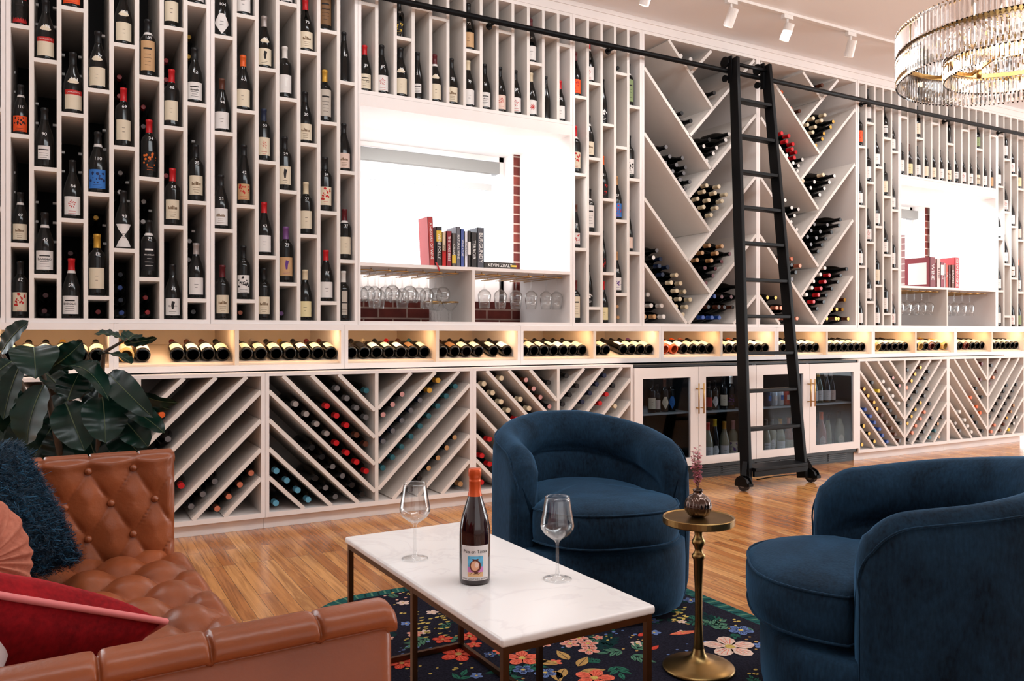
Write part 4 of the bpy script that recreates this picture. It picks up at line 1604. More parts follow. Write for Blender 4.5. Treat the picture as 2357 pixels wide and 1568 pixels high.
stock(3, '921 911 kP;901 935 kP;882 959 kP;987 895 g;972 918 g;953 940 nh;928 955 nh;916 979 nh;898 1000 nh;880 1021 nh;1047 896 l;1025 916 l;1006 937 l;988 957 l;972 977 l;953 999 l;936 1019 l;917 1041 l;898 1062 l;879 1084 l;1049 997 kt;1032 1020 kt;1014 1043 kt;997 1066 kt;978 1088 kt;955 1110 k;1062 1119 t;919 1136 k')
stock(4, '1116 886 c;1132 905 c;1151 924 c;1169 943 c;1182 962 r;1156 879 c;1200 919 c;1219 938 c;1231 955 r;1210 883 bP;1228 900 bP;1245 919 bP;1267 938 kP;1268 881 k;1128 1011 r;1109 1050 r;1128 1069 r;1109 1112 r')
stock(5, '1304 881 k;1318 895 k;1303 915 k;1292 936 k;1391 866 n;1379 883 n;1365 900 n;1355 918 n;1338 937 k;1414 891 k;1400 910 r;1384 929 r;1418 936 c')
stock(6, '1986 897 bg;1992 909 bg;1999 922 bg;2006 934 bg;2019 948 bg;2026 960 b;2040 975 b;2048 984 b;2058 1001 b;2068 1014 bh;1985 942 B;1997 957 B;2008 970 B;2017 984 B;2025 997 B;2035 1010 B;2047 1018 B;1990 994 kg;2002 1008 kg;2015 1019 kg;1986 1024 kg;2022 910 y;2030 924 k;2041 938 k;2050 952 k;2060 964 k;2075 979 k;2009 896 k;2036 893 w;2048 906 w;2056 921 w;2069 935 w;2058 878 kP;2070 893 kP')
stock(7, '2087 853 k;2106 853 bg;2100 866 bg;2093 880 bg;2087 895 e;2123 866 k;2117 881 k;2108 895 k;2100 908 k;2088 921 k;2087 936 k;2123 905 kh;2114 921 kh;2106 937 kg;2099 950 kg;2095 964 kg;2088 978 kg;2141 914 k;2124 944 e;2119 957 e;2109 971 e;2101 985 e;2094 998 kh;2138 961 kh;2130 977 kh;2122 994 kh;2113 1008 kh;2163 962 kh;2153 978 kt;2146 993 l;2138 1007 l;2164 1004 kt')
stock(8, '2260 845 d;2259 882 d;2237 926 o;2250 940 o;2259 957 o;2248 905 k;2260 921 k;2209 959 w;2221 973 w;2230 985 w;2238 998 w;2240 968 k;2249 983 k;2261 995 k;2212 998 kh;2201 987 s')
stock(9, '2282 844 k;2292 853 b;2282 866 e;2278 881 d;2313 886 k;2307 900 k;2298 915 k;2290 928 k;2282 945 k;2279 959 k;2341 874 k;2333 887 k;2325 903 k;2318 918 k;2309 933 k;2301 945 k;2329 936 bt;2322 950 bt;2314 965 bg;2307 980 b;2299 992 b;2330 963 kw;2325 978 kw;2319 990 y;2288 977 e;2281 990 e')

# ---------------------------------------------------------------- drinks fridges
FX = [P(1457.4, 1000, YL).x, P(1605, 900, YL).x, P(1738, 900, YL).x, P(1861, 900, YL).x, P(1975.8, 900, YL).x]
FZ0, FZ1 = P(1970, 1032, YL).z, P(1970, 835, YL).z
FIN = mat('fridge_liner', rgb(17, 20, 23), 0.5)
FBLK = mat('fridge_black', rgb(18, 18, 20), 0.5)
SHELFG = mat('fridge_shelf', rgb(150, 158, 162), 0.3)
DOORS = []
for q in range(2):
    x0, xm, x1 = FX[2 * q], FX[2 * q + 1], FX[2 * q + 2]
    t = thing('drinks_fridge', 'white two-door drinks fridge with glass doors, ' + ('behind the pink-flowered vase' if q == 0 else 'behind the ladder, holding cans and champagne'), 'fridge', ((x0 + x1) / 2, YL + .3, 0))
    f = MB()
    f.box(x0 + .002, x0 + .02, YL + .012, YD, FZ0 - .03, ZTOP - .004).box(x1 - .02, x1 - .002, YL + .012, YD, FZ0 - .03, ZTOP - .004)
    f.box(x0 + .02, x1 - .02, YL + .012, YD, FZ0 - .03, FZ0).box(x0 + .02, x1 - .02, YL + .012, YD, FZ1 + .006, ZTOP - .004).box(x0 + .02, x1 - .02, YD - .02, YD, FZ0, FZ1 + .006)
    f.box(xm - .015, xm + .015, YL + .012, YD - .02, FZ0, FZ1 + .006)
    f.build('body', FIN, t)
    MB().box(x0 + .003, x1 - .003, YL + .05, YL + .3, .0005, FZ0 - .031).build('toe_box', FBLK, t)
    g = MB()
    for d in range(2):
        for c in range(2):
            for k in range(5):
                xa = (x0 + .06, xm + .03)[d] + c * .26
                g.box(xa, xa + .22, YL + .042, YL + .05, .018 + k * .016, .018 + k * .016 + .006)
    g.build('vent_grille', mat('grille', rgb(58, 58, 60), .45), t)
    for d in range(2):
        a, b = ((x0 + .003, xm - .0015), (xm + .0015, x1 - .003))[d]
        fr = MB()
        st = .072
        y0, y1 = YL - .012, YL + .011
        fr.box(a, a + st, y0, y1, FZ0, FZ1).box(b - st, b, y0, y1, FZ0, FZ1).box(a + st, b - st, y0, y1, FZ0, FZ0 + st * .82).box(a + st, b - st, y0, y1, FZ1 - st * 1.05, FZ1)
        dr = fr.build('door', WHITE, t)
        MB().box(a + st, b - st, YL - .001, YL + .004, FZ0 + st * .82, FZ1 - st * 1.05).build('door_glass', PANE, dr)
        hx = b - .022 if d == 0 else a + .022
        hz0, hz1 = FZ1 - .34, FZ1 - .12
        hm = MB().tube([(hx, YL - .045, hz0), (hx, YL - .045, hz1)], .005, 10)
        for z in (hz0 + .04, hz1 - .04):
            hm.tube([(hx, YL - .012, z), (hx, YL - .045, z)], .004, 8)
        hm.build('handle', BRASS, dr, smooth=True)
        zs = P((1545, 1665, 1800, 1915)[2 * q + d], (948, 943, 934, 926)[2 * q + d], YL + .08).z
        MB().box(a + .03, b - .03, YL + .03, YD - .03, zs - .012, zs).build('fridge_shelf', SHELFG, t)
        DOORS.append((a, b, zs))
    # unseen light added behind each door so the bottles show
    for d in range(2):
        a, b, zs = DOORS[2 * q + d]
        area('fridge_fill', ((a + b) / 2, YL + .10, FZ1 - .015), ((a + b) / 2, YL + .2, .3), .3, .05, .5, (.9, .95, 1))
def chill(door, shelf, items):
    a, b, zs = DOORS[door]
    z = (zs if shelf else FZ0) + .0008
    xx = [min(max(P(it[0], 900, YL + .095).x, a + .075), b - .075) for it in items]
    need = [BODY_R[it[1]] * it[5] / TOPZ[it[1]] for it in items]
    for _ in range(60):
        for i in range(len(xx) - 1):
            g_ = need[i] + need[i + 1] + .002 - (xx[i + 1] - xx[i])
            if g_ > 0:
                xx[i] = max(xx[i] - g_ / 2, a + .055)
                xx[i + 1] = min(xx[i + 1] + g_ / 2, b - .055)
    for j, (px, t, cap, lab, gl, h) in enumerate(items):
        y = YL + .095
        x = xx[j]
        g = {'k': None, 'w': mat('white_wine', rgb(150, 146, 120), .08, coat=.4), 'p': mat('pink_wine', rgb(170, 110, 92), .08, coat=.4), 'g': mat('green_bottle', rgb(40, 62, 44), .08, coat=.4)}[gl]
        sh = 'upper shelf' if shelf else 'bottom'
        labn = LABCOL[lab[0]][0].replace('pale ', '') + '-label ' if lab != '-' else ''
        bottle('chilled_bottle', f'{labn}{CAPWORD[cap]}-capped bottle, {ORD[j + 1]} on the {sh}, behind the {ORD[door + 1]} fridge door', (x, y + .012 * (j % 2), z), t, cap, None, None if lab == '-' else lab, h=h, rot=-.5, glass=g, group='chilled bottles in the fridges')
chill(0, 1, [(1500, 'o', 'k', 'c', 'k', .24), (1515, 'o', 'k', 'P', 'k', .20), (1530, 'o', 'b', 'cD', 'k', .24), (1548, 'o', 'k', 'BD', 'k', .24)])
chill(1, 1, [(1631, 'o', 'k', 'R', 'k', .22), (1648, 'o', 'k', 'wD', 'k', .22), (1665, 'o', 'k', 'c', 'k', .25), (1685, 'o', 'w', 'bp', 'k', .25)])
chill(1, 0, [(1629, 'u', 'r', 'w', 'w', .29), (1648, 's', 'y', 'wD', 'k', .31), (1667, 'u', 'g', 'w', 'w', .29), (1690, 'o', 'P', 'cp', 'w', .29)])
chill(2, 0, [(1763, 'u', 'k', 'wS', 'w', .28), (1779, 'o', 'k', 'wE', 'w', .28), (1796, 'u', 'g', 'w', 'w', .28), (1818, 'u', 'e', 'c', 'p', .28)])
chill(3, 1, [(1882, 'u', 'g', 'w', 'g', .27), (1888, 'u', 'g', 'w', 'g', .27), (1897, 'u', 's', 'w', 'k', .27), (1908, 'u', 's', 'P', 'k', .27)])
chill(3, 0, [(1890, 'u', 'o', 'PE', 'p', .31), (1908, 's', 'k', '-', 'w', .29), (1932, 'u', 'k', 'cE', 'w', .31)])
a, b, zs = DOORS[2]
cans = [(1766, (60, 66, 84), 'dark blue'), (1778, (190, 198, 206), 'silver'), (1790, (206, 210, 214), 'white'), (1802, (196, 80, 70), 'red'), (1813, (190, 70, 64), 'red and white')]
for j, (px, c, nm) in enumerate(cans):
    y = YL + .10
    x = P(px, 900, y).x
    if j == 0:
        xc = max(x, a + .08)
    x = xc + .069 * j
    o = thing('drink_can', f'{nm} drinks can, {ORD[j + 1]} in the row behind the third fridge door', 'can', (x, y, zs + .0006))
    MB().lathe([(.0, 0), (.024, .0), (.027, .004), (.033, .012), (.033, .108), (.0265, .119), (.0262, .122)], 20).build('can_body', mat('can_' + nm.replace(' ', '_'), rgb(*c), .3, metal=.4), o, smooth=True) if False else link('can_body', MB().lathe([(.0, 0), (.024, .0), (.027, .004), (.033, .012), (.033, .108), (.0265, .119), (.0262, .122)], 20).mesh('can_body', mat('can_' + nm.replace(' ', '_'), rgb(*c), .3, metal=.4)), o)
    link('lid', MB().lathe([(.0262, .122), (.0245, .1235), (.024, .120), (0, .120)], 20).mesh('lid', mat('can_lid', rgb(190, 190, 192), .25, metal=1)), o)
    m = MB()
    m.add([(.0334 * sin(q) , -.0334 * cos(q), z) for q in (-.5, -.2, .1, .4) for z in (.045, .085)], [(0, 2, 3, 1), (2, 4, 5, 3), (4, 6, 7, 5)])
    link('can_print', m.mesh('can_print', labmat('w' if j % 2 else 'B')), o)

# ---------------------------------------------------------------- rail and rolling ladder
YR = -0.075
ra, rb = P(1470, 119, YR), P(1990, 232, YR)
ZR = (ra.z + rb.z) / 2
t = thing('ladder_rail', 'long black tubular rail along the tops of the racks', 'rail', (4.5, YR, ZR))
MB().tube([(.9, YR, ZR), (9.3, YR, ZR)], .0185, 14).build('rail_tube', BLACKM, t, smooth=True)
for px in (1128, 1402, 1985, 2175, 2300):
    x = P(px, 150, -.02).x
    m = MB().tube([(x, -.004, ZR - .012), (x, YR, ZR - .012)], .009, 8).lathe([(.0, 0), (.022, 0), (.022, .008), (0, .008)], 14)
    k = len(m.v) - 56
    m.v[k:] = [(x + p[0], -.001 - p[2], ZR - .012 + p[1]) for p in m.v[k:]]
    m.build('rail_bracket', BLACKM, t, smooth=True)

la, lb = Q(1718, 1116, .035), Q(1838, 1098, .035)      # stile feet
ta, tb = P(1690, 136, YR - .05), P(1764, 151, YR - .05)
ta.z = tb.z = (ta.z + tb.z) / 2
t = thing('rolling_ladder', 'tall black rolling library ladder hung from the rail in front of the bins', 'ladder', ((la.x + lb.x) / 2, la.y, 0))
lb.y = la.y
def on(s, z):
    a, b = ((la, ta), (lb, tb))[s]
    u = (z - a.z) / (b.z - a.z)
    return a + (b - a) * u
for s in (0, 1):
    a, b = ((la, ta), (lb, tb))[s]
    MB().bar(a, b, .032, .085, (0, -1, 0)).build('stile', BLACKM, t, bevel=.004)
rungs_px = [(1738, 155), (1742, 238), (1745, 320), (1748, 401), (1753, 482), (1760, 563), (1765, 646), (1770, 729), (1776, 813), (1783, 898), (1788, 984), (1796, 1072)]
for k, (px, py) in enumerate(rungs_px):
    # height where the middle of the ladder shows at this pixel
    z = 3.0
    for _ in range(12):
        mid = (on(0, z) + on(1, z)) / 2
        z = H + (HY - py) * depth_at(mid) / F
    p0, p1 = on(0, z), on(1, z)
    p0.x += .016
    p1.x -= .016
    if k == 0:
        MB().tube([p0, p1], .0145, 12).build('rung', BLACKM, t, smooth=True)
    else:
        dep = .075 if k < 11 else .15
        MB().box(p0.x, p1.x, p0.y - dep / 2, p0.y + dep / 2, z - .012, z + .012).build('rung', BLACKM, t, bevel=.004)
        if k == 11:
            MB().box(p0.x, p1.x, p0.y - dep / 2 + .01, p0.y - dep / 2 + .03, z - .05, z - .012).build('brace', BLACKM, t)
for s in (0, 1):
    p = on(s, ZR)
    x = p.x + (-.045 if s == 0 else -.05)
    m = MB().tube([(x, YR, ZR + .062), (x + .016, YR, ZR + .062)], .042, 16).tube([(x, YR, ZR - .062), (x + .016, YR, ZR - .062)], .026, 14)
    m.box(x + .0165, x + .03, YR - .056, YR - .022, ZR - .1, ZR + .1)
    m.build('roller_hook', BLACKM, t)
    # castor with its brake cover
    q = on(s, .06)
    sg = -1 if s == 0 else 1
    xw = q.x + sg * .055
    w = MB().tube([(xw - .014, q.y - .03, .0455), (xw + .014, q.y - .03, .0455)], .0445, 20)
    wo = w.build('castor_wheel', mat('castor_rubber', rgb(40, 40, 44), .5), t, smooth=False)
    MB().tube([(xw - .0165, q.y - .03, .0455), (xw + .0165, q.y - .03, .0455)], .024, 16).build('wheel_hub', mat('hub_grey', rgb(120, 120, 122), .4), wo)
    c = MB()
    for sd in (-1, 1):
        xx = xw + sd * .022
        pts = [(q.y - .03 + r * cos(a), .0455 + r * sin(a)) for a, r in [(i * pi / 8 - .25, .060) for i in range(10)]]
        n0 = len(c.v)
        c.v += [(xx - .003, y, z) for (y, z) in pts] + [(xx + .003, y, z) for (y, z) in pts]
        n = len(pts)
        c.face([n0 + i for i in range(n)])
        c.face([n0 + n + i for i in range(n - 1, -1, -1)])
        for i in range(n):
            j = (i + 1) % n
            c.face([n0 + i, n0 + j, n0 + n + j, n0 + n + i])
    c.bar((xw - .02, q.y - .085, .05), (xw + .02, q.y - .085, .05), .03, .02)
    c.bar((q.x + sg * .01, q.y, .19), (xw, q.y - .03, .10), .03, .03)
    c.build('castor_fork', BLACKM, t)
# thin cord on the floor by the ladder
p, q2 = Q(1742, 1104, .004), Q(1832, 1092, .004)
tag(MB().tube([p, (p + q2) / 2 + Vector((0, .02, 0)), q2], .004, 8).build('floor_cord', BLACKM, None, smooth=True), 'thin black cord lying on the floor between the ladder feet', 'cord')

# ---------------------------------------------------------------- ceiling track
YT = Q(1700, 0, ZCEIL).y if False else None
pa = P(1700, 0, 0)
def ceil_pt(px, py, z):
    zz = F * (H - z) / (py - HY)
    r = (px - CX) * zz / F
    return Vector((r * CY + zz * SY, zz * CY - r * SY - D0, z))
a, b = ceil_pt(1700, 0, ZCEIL), ceil_pt(2065, 97, ZCEIL)
ty = (a.y + b.y) / 2
t = thing('track_light', 'white ceiling track of small cylinder spotlights in front of the racks', 'lamp', ((a.x + b.x) / 2, ty, ZCEIL))
MB().box(a.x - 1.6, b.x + 1.2, ty - .017, ty + .017, ZCEIL - .020, ZCEIL - .0005).build('track', WHITEM, t)
for (px, py, lean) in ((1489, -30, -.3), (1683, 28, -.25), (1812, 62, -.25), (1958, 100, .35), (2130, 140, .2)):
    z = ZCEIL - .115
    x = (P(px, 300, ty).x)
    s = MB().box(x - .045, x + .045, ty - .016, ty + .016, ZCEIL - .048, ZCEIL - .0205).tube([(x, ty, ZCEIL - .048), (x, ty, z + .02)], .008, 8)
    hd = s.build('spot_arm', WHITEM, t)
    d = Vector((lean * .4, .45, -1)).normalized()
    c = Vector((x, ty, z - .02))
    h = MB().tube([c - d * .055, c + d * .065], .034, 20)
    ho = h.build('spot_head', WHITEM, t, smooth=False)
    MB().tube([c + d * .0652, c + d * .0662], .028, 18).build('lens', mat('spot_lens', rgb(250, 236, 214), .3, emit=rgb(255, 232, 205), estr=2.0), ho)
    l = bpy.data.lights.new('track_spot', 'SPOT')
    l.energy = 10
    l.color = (1.0, .94, .90)
    l.spot_size = radians(95)
    l.spot_blend = .8
    l.shadow_soft_size = .03
    o = bpy.data.objects.new('track_spot', l)
    o.location = c + d * .075
    o.rotation_euler = d.to_track_quat('-Z', 'Y').to_euler()
    COL.objects.link(o)

# ---------------------------------------------------------------- chandelier
def at_depth(px, py, z):
    r = (px - CX) * z / F
    return Vector((r * CY + z * SY, z * CY - r * SY - D0, H + (HY - py) * z / F))
cc = at_depth(2343, 104, 4.2)
RO, RI = .56, .33
t = thing('chandelier', 'round two-tier brass chandelier hung with clear crystal rods', 'lamp', (cc.x, cc.y, cc.z))
def ring(r, z, w, h, name):
    n = 72
    m = MB()
    pts = [(r - w / 2, z - h / 2), (r + w / 2, z - h / 2), (r + w / 2, z + h / 2), (r - w / 2, z + h / 2)]
    for j in range(n):
        q = 2 * pi * j / n
        for (rr, zz) in pts:
            m.v.append((cc.x + rr * cos(q), cc.y + rr * sin(q), cc.z + zz))
    for j in range(n):
        k = (j + 1) % n
        for i in range(4):
            m.face((j * 4 + i, k * 4 + i, k * 4 + (i + 1) % 4, j * 4 + (i + 1) % 4))
    return m.build(name, ABRASS, t)
ring(RO, 0, .012, .026, 'outer_ring')
ring(RO - .03, .125, .012, .012, 'top_ring')
ring(RI, -.055, .012, .022, 'inner_ring')
ring(RI - .03, .055, .012, .012, 'inner_top_ring')
m = MB()
for q in range(6):
    an = q * pi / 3 + .2
    m.bar((cc.x + .02 * cos(an), cc.y + .02 * sin(an), cc.z + .1), (cc.x + RO * cos(an), cc.y + RO * sin(an), cc.z + .01), .014, .02)
    m.bar((cc.x + .02 * cos(an), cc.y + .02 * sin(an), cc.z + .02), (cc.x + RI * cos(an), cc.y + RI * sin(an), cc.z - .05), .012, .018)
m.tube([(cc.x, cc.y, cc.z - .02), (cc.x, cc.y, ZCEIL - .03)], .012, 10).tube([(cc.x, cc.y, ZCEIL - .03), (cc.x, cc.y, ZCEIL - .0005)], .07, 24)
m.build('stem_and_arms', ABRASS, t)
rods = []
def rod_vs(r, an, z0, z1, w):
    x, y = cc.x + r * cos(an), cc.y + r * sin(an)
    vs = []
    for z, s in ((z0, .2), (z0 + .012, 1), (z1 - .008, 1), (z1, .5)):
        for k in range(3):
            q = an + k * 2 * pi / 3
            vs.append((x + w * s * cos(q), y + w * s * sin(q), z))
    fs = [(2, 1, 0), (9, 10, 11)]
    for l in range(3):
        for k in range(3):
            k2 = (k + 1) % 3
            fs.append((l * 3 + k, l * 3 + k2, l * 3 + 3 + k2, l * 3 + 3 + k))
    return vs, fs
NR = 150
view = atan2(-D0 - cc.y, -cc.x)
for j in range(NR):
    an = 2 * pi * j / NR
    for tier in range(2):
        rods.append((RO + .011, an, cc.z + (-.160 if tier == 0 else .004), cc.z + (.000 if tier == 0 else .130), .0098))
NI = 104
for j in range(NI):
    an = 2 * pi * j / NI
    rods.append((RI + .011, an, cc.z - .160, cc.z - .056, .0085))
    rods.append((RI + .011, an, cc.z - .046, cc.z + .060, .0085))
def shown(r):
    x, y = cc.x + r[0] * cos(r[1]), cc.y + r[0] * sin(r[1])
    zz = depth_at(Vector((x, y, 0)))
    px = CX + F * (x * CY - (y + D0) * SY) / zz
    return px < 2357, zz
rods.sort(key=lambda r: (not shown(r)[0], shown(r)[1], r[2]))
for r in rods[:100]:
    vs, fs = rod_vs(*r)
    MB().add(vs, fs).build('crystal_rod', CRYSTAL, t)
m = MB()
for r in rods[100:]:
    m.add(*rod_vs(*r))
mo = m.build('crystal_rods', CRYSTAL, t)
mo['kind'] = 'stuff'
BULB = mat('bulb_glow', rgb(255, 214, 150), .3, emit=rgb(255, 218, 172), estr=30.0)
for q in range(10):
    an = q * 2 * pi / 10 + .1
    rr = .46 if q % 2 else .24
    x, y, z = cc.x + rr * cos(an), cc.y + rr * sin(an), cc.z + (.06 if q % 2 else -.04)
    sk = MB().lathe([(.0, -.06), (.012, -.06), (.013, -.015), (.009, -.012)], 12, (x, y, z)).build('bulb_socket', ABRASS, t, smooth=True)
    MB().lathe([(.0085, -.014), (.014, .0), (.016, .014), (.011, .034), (.004, .05), (0, .054)], 14, (x, y, z)).build('bulb', BULB, sk, smooth=True)
for (dx, dz) in ((-.25, 0), (.25, 0), (0, -.05)):
    l = bpy.data.lights.new('chandelier_glow', 'POINT')
    l.energy = 9
    l.color = (1, .84, .66)
    l.shadow_soft_size = .12
    o = bpy.data.objects.new('chandelier_glow', l)
    o.location = (cc.x + dx, cc.y, cc.z + dz)
    COL.objects.link(o)

# ---------------------------------------------------------------- rug
RZ = .008
RUGT = RZ + .0032        # top of the pile
RX0, RX1, RY0, RY1, RR = .80, 2.26, -3.95, P(0, 0).y - 1.51, .26
RX1 = (Q(1551, 1343, RZ).x + Q(1718, 1409, RZ).x) / 2
RY1 = Q(939, 1350, RZ).y
def rrect(x0, x1, y0, y1, r, n=8):
    pts = []
    for (cx, cy, a0) in ((x1 - r, y1 - r, 0), (x0 + r, y1 - r, pi / 2), (x0 + r, y0 + r, pi), (x1 - r, y0 + r, 1.5 * pi)):
        for i in range(n + 1):
            a = a0 + i * pi / 2 / n
            pts.append((cx + r * cos(a), cy + r * sin(a)))
    return pts
rug_cols = {'ground': (34, 33, 44), 'edge': (36, 84, 82), 'red': (206, 72, 56), 'pink': (222, 168, 152), 'blush': (226, 196, 180), 'blue': (104, 126, 176), 'gold': (186, 146, 88), 'yellow': (204, 176, 96),
            'green': (50, 108, 88), 'sage': (86, 128, 104), 'dark': (24, 52, 52), 'coral': (228, 112, 88)}
rm = []
for k, c in rug_cols.items():
    rm.append(mat('rug_' + k, rgb(*c), .95, spec=.05, var=.45 if k == 'ground' else .22, vscale=150 if k == 'ground' else 90, bump=.5, bscale=260))
RI_ = {k: i for i, k in enumerate(rug_cols)}
rug = MB()
outer, inner = rrect(RX0, RX1, RY0, RY1, RR), rrect(RX0 + .055, RX1 - .055, RY0 + .055, RY1 - .055, RR - .055)
n = len(outer)
rug.v = [(x, y, 0.0005) for x, y in outer] + [(x, y, RZ) for x, y in outer] + [(x, y, RZ) for x, y in inner]
for i in range(n):
    j = (i + 1) % n
    rug.cur = RI_['edge']
    rug.face((i, j, n + j, n + i))
    rug.face((n + i, n + j, 2 * n + j, 2 * n + i))
rug.cur = RI_['ground']
rug.face([2 * n + i for i in range(n)])
rug.face([i for i in range(n - 1, -1, -1)])
LAY = [0]
def lay():
    return RZ + .0003 + .00022 * LAY[0]
def inside(x, y, m=.06):
    return RX0 + m < x < RX1 - m and RY0 + m < y < RY1 - m
def rpoly(pts, c):
    z = lay()
    cx, cy = sum(p[0] for p in pts) / len(pts), sum(p[1] for p in pts) / len(pts)
    b = len(rug.v)
    rug.v += [(cx, cy, z)] + [(x, y, z) for x, y in pts]
    rug.cur = RI_[c]
    k = len(pts)
    for i in range(k):
        rug.face((b, b + 1 + i, b + 1 + (i + 1) % k))
def rleaf(x, y, a, l, w, c, vein=None):
    pts = []
    for i in range(9):
        u = i / 8
        pts.append((u * l, w * sin(pi * u ** .8) / 2))
    for i in range(7, 0, -1):
        u = i / 8
        pts.append((u * l, -w * sin(pi * u ** .8) / 2))
    R = [(x + p * cos(a) - q * sin(a), y + p * sin(a) + q * cos(a)) for p, q in pts]
    rpoly(R, c)
    if vein:
        LAY[0] += 1
        rpoly([(x + p * cos(a) - q * sin(a), y + p * sin(a) + q * cos(a)) for p, q in ((l * .08, -.0012), (l * .9, -.0008), (l * .9, .0008), (l * .08, .0012))], vein)
        LAY[0] -= 1
def rflower(x, y, r, c, heart='yellow', n=5, vein=None):
    a0 = random.uniform(0, 6)
    for k in range(n):
        a = a0 + 2 * pi * k / n
        m = []
        for i in range(10):
            q = 2 * pi * i / 10
            m.append((x + cos(a) * r * .58 + cos(a) * r * .46 * cos(q) - sin(a) * r * .36 * sin(q), y + sin(a) * r * .58 + sin(a) * r * .46 * cos(q) + cos(a) * r * .36 * sin(q)))
        rpoly(m, c)
        if vein:
            LAY[0] += 1
            for s in (-.25, 0, .25):
                aa = a + s
                rpoly([(x + cos(aa) * r * u - sin(aa) * w, y + sin(aa) * r * u + cos(aa) * w) for u, w in ((.3, -.0012), (.85, -.0012), (.85, .0012), (.3, .0012))], vein)
            LAY[0] -= 1
    LAY[0] += 2
    rpoly([(x + r * .2 * cos(i * pi / 5), y + r * .2 * sin(i * pi / 5)) for i in range(10)], heart)
    LAY[0] -= 2
def rdot(x, y, r, c):
    rpoly([(x + r * cos(i * pi / 4), y + r * .8 * sin(i * pi / 4)) for i in range(8)], c)
def rq(px, py):
    p = Q(px, py, RZ)
    return p.x, p.y
def sprig(x, y, a, n, l, c, w=.4):
    for k in range(n):
        u = k / n
        px, py = x + cos(a) * l * n * .5 * u, y + sin(a) * l * n * .5 * u
        for s in (-1, 1):
            rleaf(px, py, a + s * .8, l, l * w, c, 'dark')
    rleaf(x + cos(a) * l * n * .5, y + sin(a) * l * n * .5, a, l, l * w, c, 'dark')
rr = random.Random(5)
# stripes of the border
for i in range(n):
    (x0, y0), (x1, y1) = outer[i], outer[(i + 1) % n]
    d = sqrt((x1 - x0) ** 2 + (y1 - y0) ** 2)
    m_ = max(1, int(d / .028))
    for k in range(m_):
        u = (k + .5) / m_
        x, y = x0 + (x1 - x0) * u, y0 + (y1 - y0) * u
        nx, ny = (y0 - y1) / d, (x1 - x0) / d
        tx, ty_ = (x1 - x0) / d, (y1 - y0) / d
        rpoly([(x + nx * p + tx * q, y + ny * p + ty_ * q) for p, q in ((.004, -.004), (.05, .006), (.05, .014), (.004, .004))], 'dark' if k % 2 else 'sage')
# scattered green under the blossoms
LAY[0] = 1
for k in range(150):
    x, y = rr.uniform(RX0 + .08, RX1 - .08), rr.uniform(-3.8, RY1 - .08)
    sprig(x, y, rr.uniform(0, 6.28), rr.choice((1, 2, 3)), rr.uniform(.025, .05), rr.choice(('green', 'green', 'sage', 'dark')))
LAY[0] = 3
for k in range(120):
    x, y = rr.uniform(RX0 + .08, RX1 - .08), rr.uniform(-3.8, RY1 - .08)
    c = rr.choice(('blue', 'yellow', 'pink', 'gold', 'blue', 'yellow'))
    for q in range(rr.randint(3, 7)):
        rdot(x + rr.uniform(-.05, .05), y + rr.uniform(-.04, .04), rr.uniform(.004, .008), c)
LAY[0] = 4
for k in range(26):
    x, y = rr.uniform(RX0 + .1, RX1 - .1), rr.uniform(-3.8, RY1 - .1)
    rflower(x, y, rr.uniform(.018, .03), rr.choice(('blue', 'pink', 'coral', 'blush')), vein=None)
LAY[0] = 7
for (px, py, r, c) in [(1055, 1507, .062, 'red'), (1202, 1516, .058, 'coral'), (1368, 1562, .062, 'coral'), (1081, 1466, .042, 'red'), (1091, 1485, .028, 'red'), (1019, 1473, .036, 'red'), (925, 1528, .045, 'red'),
                       (1332, 1470, .034, 'pink'), (1312, 1483, .035, 'pink'), (1354, 1483, .035, 'pink'), (1356, 1498, .037, 'pink'), (1250, 1484, .03, 'pink'), (1377, 1469, .02, 'pink'),
                       (1680, 1490, .088, 'blush'), (1204, 1543, .034, 'blue'), (1255, 1550, .036, 'blue'), (1128, 1508, .022, 'blue'), (1705, 1452, .045, 'blue'), (1590, 1383, .03, 'blue'), (955, 1460, .03, 'pink')]:
    rflower(*rq(px, py), r, c, 'yellow' if c != 'red' else 'gold', vein={'red': 'coral', 'coral': 'red', 'pink': 'coral', 'blush': 'coral', 'blue': 'ground'}[c])
LAY[0] = 5
for (px, py, a) in [(1262, 1522, 2.5), (1285, 1530, 2.0), (1310, 1520, 1.2), (1300, 1540, -2.7), (1330, 1535, .3), (1335, 1548, -.6), (1275, 1545, -2.2)]:
    x, y = rq(px, py)
    rleaf(x, y, a + .3, .085, .038, 'gold', 'ground')
for k in range(30):
    x, y = rq(rr.uniform(955, 1040), rr.uniform(1420, 1470))
    rleaf(x, y, rr.uniform(-.3, .5), .022, .012, 'yellow')
for k in range(16):
    x, y = rq(rr.uniform(1545, 1575), rr.uniform(1400, 1430))
    rleaf(x, y, rr.uniform(-.3, .5), .022, .012, 'yellow')
x, y = rq(1575, 1460)
rleaf(x - .05, y + .02, -.2, .13, .03, 'coral', 'gold')
rleaf(*rq(1470, 1466), .4, .05, .022, 'red')
rleaf(*rq(1500, 1497), .4, .05, .02, 'red')
for (px, py, a) in [(1465, 1496, .5), (1430, 1500, 2.9), (1455, 1510, -1.2), (1660, 1450, 1.0), (1640, 1440, .2)]:
    sprig(*rq(px, py), a, 2, .045, 'sage')
tag(rug.build('floral_rug', rm), 'dark navy rug with bright flowers and teal border beneath the coffee table', 'rug')

